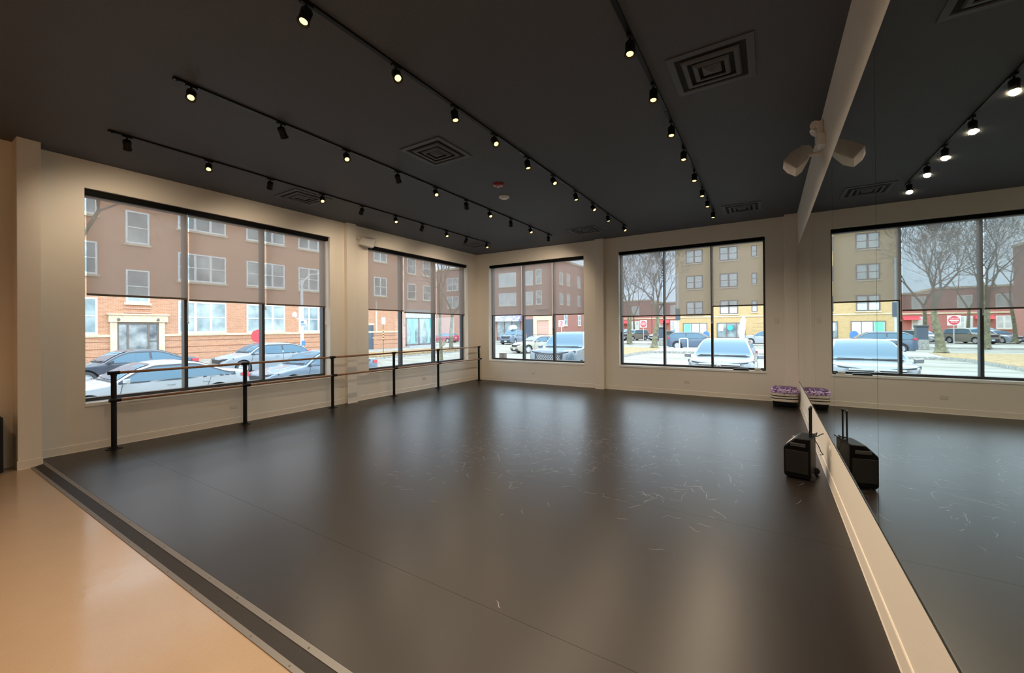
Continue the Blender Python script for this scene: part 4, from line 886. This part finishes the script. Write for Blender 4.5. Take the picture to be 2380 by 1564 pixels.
def car(name, label, cat_, loc, rotz, L, W, H, kind, pm, plate=True, emblem=None, slots=0, cross=False, trim=False, roofbox=False, rails=False, group='parked cars outside'):
    t = thing(name, label, cat_, loc, rotz, group); prof = PROF[kind]
    wr = .335 if kind in ('sedan', 'hatch') else .36; ra = wr+.055; xf, xr = L/2-L*.19, -L/2+L*.205
    cl = .17 if kind in ('sedan', 'hatch') else .22
    def top(x):
        f = (L/2-x)/L
        for (a, za), (b, zb) in zip(prof, prof[1:]):
            if f <= b+1e-9: 
                return H*(za+(zb-za)*(f-a)/(b-a))
        return H*prof[-1][1]
    belt = H*(.635 if kind == 'sedan' else .62)
    def bot(x):
        z = cl+(.10 if abs(x) > L/2-.25 else 0)*(abs(x)-(L/2-.25))/.25
        for c in (xf, xr):
            d = abs(x-c)
            if d < ra: z = max(z, wr+math.sqrt(ra*ra-d*d))
        return z
    def wmax(x):
        e = (L/2-abs(x)); 
        q = 1-.20*max(0, 1-e/.55)**2.0 if x > 0 else 1-.13*max(0, 1-e/.45)**2
        return W/2*q
    def hw(x, z):
        w = wmax(x); 
        if z < belt: return w*(1-.045*((belt*.7-z)/(belt*.7))**2) - (.012 if z > belt*.8 else 0)*(z-belt*.8)/(belt*.2)
        return w-.012-(z-belt)*.34-(z-belt)**2*.16
    xs = sorted(set([round(L/2-L*f, 4) for f, _ in prof]+[c+ra*math.cos(a*PI/14)*.999 for c in (xf, xr) for a in range(15)]+[c+s*(ra+.004) for c in (xf, xr) for s in (-1, 1)]+[-L/2+L*i/30 for i in range(31)]))
    def section(x):
        zt, zb = top(x), bot(x); side = []; r = min(.07, (zt-zb)*.35); K = 7
        for i in range(K): z = zb+(zt-r-zb)*i/(K-1); side.append((hw(x, z), z))
        we = hw(x, zt-r)
        for a in (22, 45, 68): side.append((we-r*1.4*(1-math.cos(math.radians(a))), zt-r+r*.86*math.sin(math.radians(a))))
        we2 = side[-1][0]
        side.append((we2*.62, zt-.006)); side.append((we2*.25, zt))
        return side+[(-y, z) for y, z in reversed(side)]
    B = MB(); secs = [section(x) for x in xs]; n = len(secs[0]); vs = [(x, y, z) for x, s in zip(xs, secs) for y, z in s]
    B.add(vs, [(i*n+j, i*n+j+1, (i+1)*n+j+1, (i+1)*n+j) for i in range(len(xs)-1) for j in range(n-1)], True)
    B.add(vs[:n], [tuple(range(n))]); B.add(vs[-n:], [tuple(reversed(range(n)))])
    body = B.build('body', pm, t)
    MB().box((-L/2+.15, -W*.40, cl-.02), (L/2-.15, W*.40, belt*.75)).build('underbody', 'cardark', t)
    # glass
    roofz = H*.985
    def side_glass(x0, x1, sgn, nm='side_window'):
        b = MB(); pts = []; m_ = 14
        for i in range(m_+1):
            x = x0+(x1-x0)*i/m_; zl = belt+.03; zu = min(top(x)-.10*H/1.45, H*.90)
            if zu < zl+.015: zu = zl+.015
            for z in (zl, (zl+zu)/2, zu): pts.append((x, sgn*(hw(x, z)+.007), z))
        b.add(pts, [(3*i+j, 3*i+3+j, 3*i+4+j, 3*i+1+j) for i in range(m_) for j in (0, 1)], True); b.build(nm, 'carglass', t, fix=False)
    def trim_panel(x0, x1, sgn):
        b = MB(); pts = []; m_ = 18
        for i in range(m_+1):
            x = x0+(x1-x0)*i/m_; zl = belt-.004; zu = max(min(top(x)-.055*H/1.45, H*.935), zl+.01)
            for z in (zl, (zl+zu)/2, zu): pts.append((x, sgn*(hw(x, z)+.003), z))
        b.add(pts, [(3*i+j, 3*i+3+j, 3*i+4+j, 3*i+1+j) for i in range(m_) for j in (0, 1)], True); b.build('window_trim', 'cardark', t, fix=False)
    def seam(x, sgn, z0, z1, dx=0.0):
        b = MB(); pts = []
        for i in range(7):
            z = z0+(z1-z0)*i/6; xx = x+dx*i/6; y = sgn*(hw(xx, z)+.004); pts += [(xx-.007, y, z), (xx+.007, y, z)]
        b.add(pts, [(2*i, 2*i+1, 2*i+3, 2*i+2) for i in range(6)]); b.build('door_seam', 'cardark', t, fix=False)
    def x_at(zf, front):
        rng = prof if front else list(reversed(prof)); 
        for (a, za), (b, zb) in zip(rng, rng[1:]):
            if za < zf <= zb: return L/2-L*(a+(b-a)*(zf-za)/(zb-za))
    zlow = (belt+.03+.10*H/1.45)/H+.02
    xa = x_at(min(zlow, .97), True)+.02; xb = x_at(min(zlow, .97), False)-.02; mid = (xa*.48+xb*.52)
    for s in (-1, 1):
        side_glass(xa, mid+.04, s); side_glass(mid-.04, xb, s); trim_panel(xa+.06, xb-.06, s)
        seam(xa+.10, s, cl+.12, belt-.02, -.12); seam(mid, s, cl+.06, belt-.01); seam(xr+ra*.75, s, wr+ra*.75, belt-.01, -.10)
    def wind(x0, x1, nm):
        b = MB(); pts = []; m_ = 8
        for i in range(m_+1):
            x = x0+(x1-x0)*i/m_; zt = top(x); s = section(x); we = s[9][0]*.96
            for y in (-1, -.5, 0, .5, 1):
                pts.append((x, y*we, (zt if abs(y) < .9 else zt-.014)+.024))
        b.add(pts, [(5*i+j, 5*i+5+j, 5*i+6+j, 5*i+1+j) for i in range(m_) for j in range(4)], True); b.build(nm, 'carglass', t, fix=False)
    f0 = [f for f, z in prof if .66 < z < .70][0]; f1 = [f for f, z in prof if z >= .96][0]
    wind(L/2-L*f0-.03, L/2-L*f1+.03, 'windshield')
    hb = MB(); yy = W*.36
    for xx, y0, y1 in ((L/2-L*f0+.02, -yy*1.06, yy*1.06),):
        hb.tube([(xx, y0+(y1-y0)*i/8, top(xx)+.012) for i in range(9)], .016, 6)
    for s in (-1, 1): hb.tube([(L/2-L*f0-.02, s*.08, top(L/2-L*f0)+.03), (L/2-L*f0-.06, s*.55*W/2*1.3, top(L/2-L*f0-.06)+.02)], .010, 5)
    hb.build('wipers', 'cardark', t)
    hs = MB(); xx = L/2-.035
    hs.tube([(L/2-L*.02, -W*.30, top(L/2-L*.02)+.004), (L/2-L*.012, -W*.15, top(L/2-L*.012)+.004), (L/2-L*.010, 0, top(L/2-L*.010)+.004), (L/2-L*.012, W*.15, top(L/2-L*.012)+.004), (L/2-L*.02, W*.30, top(L/2-L*.02)+.004)], .010, 6)
    hs.build('hood_seam', 'cardark', t)
    rb = list(reversed(prof)); g0 = [f for f, z in rb if z >= (.75 if kind == 'sedan' else .69)][0]; g1 = [f for f, z in rb if z >= .94][0]
    wind(-L/2+L*(1-g0)+.02, -L/2+L*(1-g1)-.02, 'rear_window')
    # wheels
    for x in (xf, xr):
        for s in (-1, 1):
            yo = s*(W/2-.02); w = .20
            tm = MB().lathe([(wr*.64, -.10), (wr*.66, 0), (wr*.70, .012), (wr*.94, .012), (wr, -.03), (wr, -w+.03), (wr*.94, -w), (wr*.5, -w)], (x, yo, wr), (0, s, 0), 24); tw = tm.build('wheel', 'tyre', t)
            rm = MB().lathe([(0, -.03), (wr*.14, -.028), (wr*.15, -.045), (wr*.60, -.06), (wr*.61, -.012), (wr*.67, -.004), (wr*.66, -.11)], (x, yo, wr), (0, s, 0), 24)
            for q in range(5 if kind != 'suv' else 7):
                a = 2*PI*q/(5 if kind != 'suv' else 7); dx, dz = math.cos(a), math.sin(a); px, pz = -dz, dx; y0 = yo-s*.030; y1 = yo-s*.006
                rm.hull([(x+dx*rr*wr+px*ww*k, yy, wr+dz*rr*wr+pz*ww*k) for rr, ww in ((.08, .03), (.63, .022)) for k in (-1, 1) for yy in (y0-s*.02, y0 if rr < .2 else y1)])
            rm.build('rim', 'rim', tw)
            if trim:
                ar = MB(); pr = []
                for a in range(0, 19): pr.append((x+(ra+.035)*math.cos(a*PI/18), wr+(ra+.035)*math.sin(a*PI/18)))
                for a in range(18, -1, -1): pr.append((x+(ra-.03)*math.cos(a*PI/18), wr+(ra-.03)*math.sin(a*PI/18)))
                vs2 = [(p[0], s*(hw(p[0], max(p[1], .3))+.004), p[1]) for p in pr]; k_ = len(pr)
                ar.add(vs2, [(i, i+1, k_-2-i, k_-1-i) for i in range(18)], True); ar.build('arch_trim', 'cardark', t, fix=False)
    # lamps, grille, plates, mirrors, handles
    zf = top(L/2-.06*L)
    for s in (-1, 1):
        xh = L/2-.10; yw = wmax(xh)
        MB().hull([(L/2-.03, s*W*.22, zf*.80), (L/2-.03, s*W*.22, zf*.92), (L/2-.10, s*(yw*.93), zf*.82), (L/2-.10, s*(yw*.93), zf*.97), (L/2-.42, s*(wmax(L/2-.42)+.006), zf*.92), (L/2-.42, s*(wmax(L/2-.42)+.006), zf*1.0), (L/2-.16, s*W*.27, zf*.84), (L/2-.16, s*W*.27, zf*.95)]).build('headlight', 'headlamp', t, bevel=.01)
        zr = H*.56 if kind == 'sedan' else H*.60
        MB().hull([(-L/2+.02, s*W*.30, zr), (-L/2+.02, s*W*.30, zr+.14), (-L/2+.05, s*wmax(-L/2+.05)*1.0, zr-.02), (-L/2+.05, s*wmax(-L/2+.05), zr+.15), (-L/2+.34, s*(wmax(-L/2+.34)+.008), zr+.06), (-L/2+.34, s*(wmax(-L/2+.34)+.008), zr+.15), (-L/2+.1, s*W*.3, zr+.1)]).build('taillight', 'taillamp', t, bevel=.01)
        xm = L/2-L*f0-.18; ym = hw(xm, belt)+.02
        MB().hull([(xm+dx, s*(ym+dy), belt+.06+dz) for dx, dy, dz in ((-.05, .02, -.05), (-.06, .02, .08), (-.05, .22, -.04), (-.06, .23, .09), (.06, .05, -.03), (.06, .05, .06), (.03, .20, -.02), (.03, .20, .07))]).build('side_mirror', pm if not trim else 'cardark', t, bevel=.015)
        for xx in (mid+.32, mid-.55): MB().box((xx-.09, s*(hw(xx, belt*.86)-.004), belt*.86), (xx+.09, s*(hw(xx, belt*.86)+.018), belt*.86+.028)).build('door_handle', pm, t)
    gx = L/2
    g = MB().box((gx-.10, -W*(.22 if kind in ('sedan', 'hatch') else .30), zf*.68), (gx+.006, W*(.22 if kind in ('sedan', 'hatch') else .30), zf*.90)).build('grille', 'cardark', t, bevel=.012)
    MB().box((gx-.12, -W*.34, cl+.06), (gx+.004, W*.34, zf*.50)).build('lower_intake', 'cardark', t, bevel=.015)
    if cross:
        c = MB()
        for q in range(-6, 7):
            for s in (-1, 1): c.tube([(gx+.008, q*.075-s*.07, zf*.68), (gx+.008, q*.075+s*.07, zf*.86)], .006, 4)
        c.build('grille_mesh', 'steel', g)
    if slots:
        for q in range(slots): 
            yy = (q-(slots-1)/2)*.125; MB().box((gx+.004, yy-.035, zf*.70), (gx+.012, yy+.035, zf*.86)).build('grille_slot', 'tyre', g)
    if emblem:
        h = MB().cbox((gx+.012, -.040, zf*.80), (.012, .020, .10)).cbox((gx+.012, .040, zf*.80), (.012, .020, .10)).cbox((gx+.012, 0, zf*.80), (.012, .07, .02)); h.build('emblem', 'chrome', g)
        MB().lathe([(.072, 0), (.085, 0), (.085, .012), (.072, .012), (.072, 0)], (gx+.006, 0, zf*.80), (1, 0, 0), 24, True, False).build('emblem_ring', 'chrome', g)
        MB().box((gx-.02, -W*.30, zf*.88), (gx+.012, W*.30, zf*.92)).build('chrome_bar', 'chrome', t, bevel=.006)
    if plate:
        MB().box((gx+.004, -.16, cl+.13), (gx+.014, .16, cl+.28)).build('front_plate', mat('licence_plate', (.55, .68, .78), .5) if 'licence_plate' not in bpy.data.materials else bpy.data.materials['licence_plate'], t)
        MB().box((-L/2-.010, -.16, H*.42), (-L/2+.01, .16, H*.52)).build('rear_plate', bpy.data.materials['licence_plate'], t)
    if rails:
        for s in (-1, 1):
            yy = s*(hw(0, H*.97)-.10); MB().tube([(L*.08, yy, H-.01), (L*.06, yy, H+.05), (-L*.25, yy, H+.045), (-L*.28, yy, H-.03)], .018, 6).build('roof_rail', 'cardark', t)
    if roofbox: MB().lathe([(0, -.75), (.2, -.7), (.32, -.4), (.34, .3), (.26, .7), (0, .78)], (0, 0, H+.30), (1, 0, 0), 16).build('roof_carrier', 'signwhite', t)
    return t
P_white = paint('white_car_paint', (.34, .35, .36)); P_dark = paint('dark_grey_car_paint', (.05, .055, .072)); P_silver = paint('silver_car_paint', (.25, .275, .30)); P_blue = paint('slate_blue_car_paint', (.09, .125, .175))
P_cream = paint('cream_car_paint', (.38, .345, .27)); P_gold = paint('beige_grey_car_paint', (.22, .20, .17)); P_slate = paint('grey_blue_car_paint', (.14, .18, .23)); P_navy = paint('navy_car_paint', (.10, .15, .25)); P_lblue = paint('pale_blue_car_paint', (.26, .34, .39)); P_red = paint('red_car_paint', (.36, .05, .08))
def onroad(x, y, dz=0): return (x, y, gz(x, y)-.02+dz)
DN_ = -PI/2
car('car', 'white sedan parked at the near curb, filling the lower half of the left window', 'car', onroad(-15.3, 4.50), DN_, 4.75, 1.80, 1.45, 'sedan', P_white)
car('car', 'grey-blue sedan parked behind the white sedan at the near curb', 'car', onroad(-15.3, 9.72), DN_, 4.75, 1.80, 1.50, 'sedan', P_slate)
car('car', 'dark grey sedan parked at the far curb by the building entrance', 'car', onroad(-22.3, 5.85), DN_, 4.5, 1.80, 1.42, 'sedan', P_dark)
car('car', 'silver hatchback parked at the far curb beside the red octagonal sign', 'car', onroad(-22.5, 11.30), DN_, 4.4, 1.78, 1.50, 'hatch', P_silver)
car('car', 'white compact SUV with an H emblem parked nose to the rightmost window', 'car', (-1.21, 15.2, -.43), DN_, 4.3, 1.77, 1.62, 'suv', paint('pearl_car_paint', (.18, .188, .196)), emblem=True)
car('car', 'large grey SUV with a mesh grille parked nose to the smaller back wall window', 'car', (-7.20, 16.6, -.47), DN_, 5.0, 1.95, 1.87, 'boxy', paint('grey_suv_paint', (.11, .135, .16)), cross=True)
car('car', 'cream sedan on the street behind the large grey SUV', 'car', (-16.8, 30.9, -.52), math.radians(-118), 4.6, 1.76, 1.45, 'sedan', P_cream, rails=True)
car('car', 'dark pickup-like SUV with a white carrier on its roof, near the purple awning', 'car', (-28.3, 45.6, -.52), DN_+.1, 4.7, 1.9, 1.85, 'boxy', P_slate, roofbox=True)
car('car', 'slate blue SUV with dark wheel arches seen from the side behind the bike rack', 'car', (-5.85, 41.5, -.52), 0.02, 4.7, 1.86, 1.63, 'suv', P_blue, trim=True)
car('car', 'white car cut off by the right side of the rightmost window', 'car', (-.3, 54.0, -.52), PI-.02, 4.5, 1.82, 1.62, 'suv', P_white)
car('car', 'beige-grey SUV behind the do not enter sign', 'car', (-17.9, 65.2, -.52), math.radians(-118), 4.6, 1.85, 1.72, 'boxy', P_gold)
car('car', 'white SUV with a slotted grille, farthest right of the parked cars in the mirror', 'car', (-24.6, 83.9, -.52), math.radians(-105), 4.6, 1.86, 1.70, 'suv', P_white, slots=7)
car('car', 'navy car half hidden behind the white SUV with the slotted grille', 'car', (-22.4, 84.5, -.52), math.radians(-105), 4.5, 1.8, 1.5, 'hatch', P_navy)
car('car', 'white car parked just right of the beige-grey SUV', 'car', (-14.2, 67.0, -.52), math.radians(-120), 4.5, 1.8, 1.5, 'hatch', P_white)
car('car', 'pale blue car far behind the dark square bin', 'car', (-12.9, 73.5, -.52), math.radians(-100), 4.6, 1.85, 1.75, 'suv', P_lblue)
car('car', 'silver car at the left edge of the rightmost window, left of the beige-grey SUV', 'car', (-20.9, 68.5, -.52), math.radians(-118), 4.5, 1.8, 1.45, 'sedan', P_silver)
car('car', 'red car on the cross street just past the storefront with teal curtains', 'car', (-41.6, 47.2, -.52), PI, 4.4, 1.8, 1.5, 'hatch', P_red)
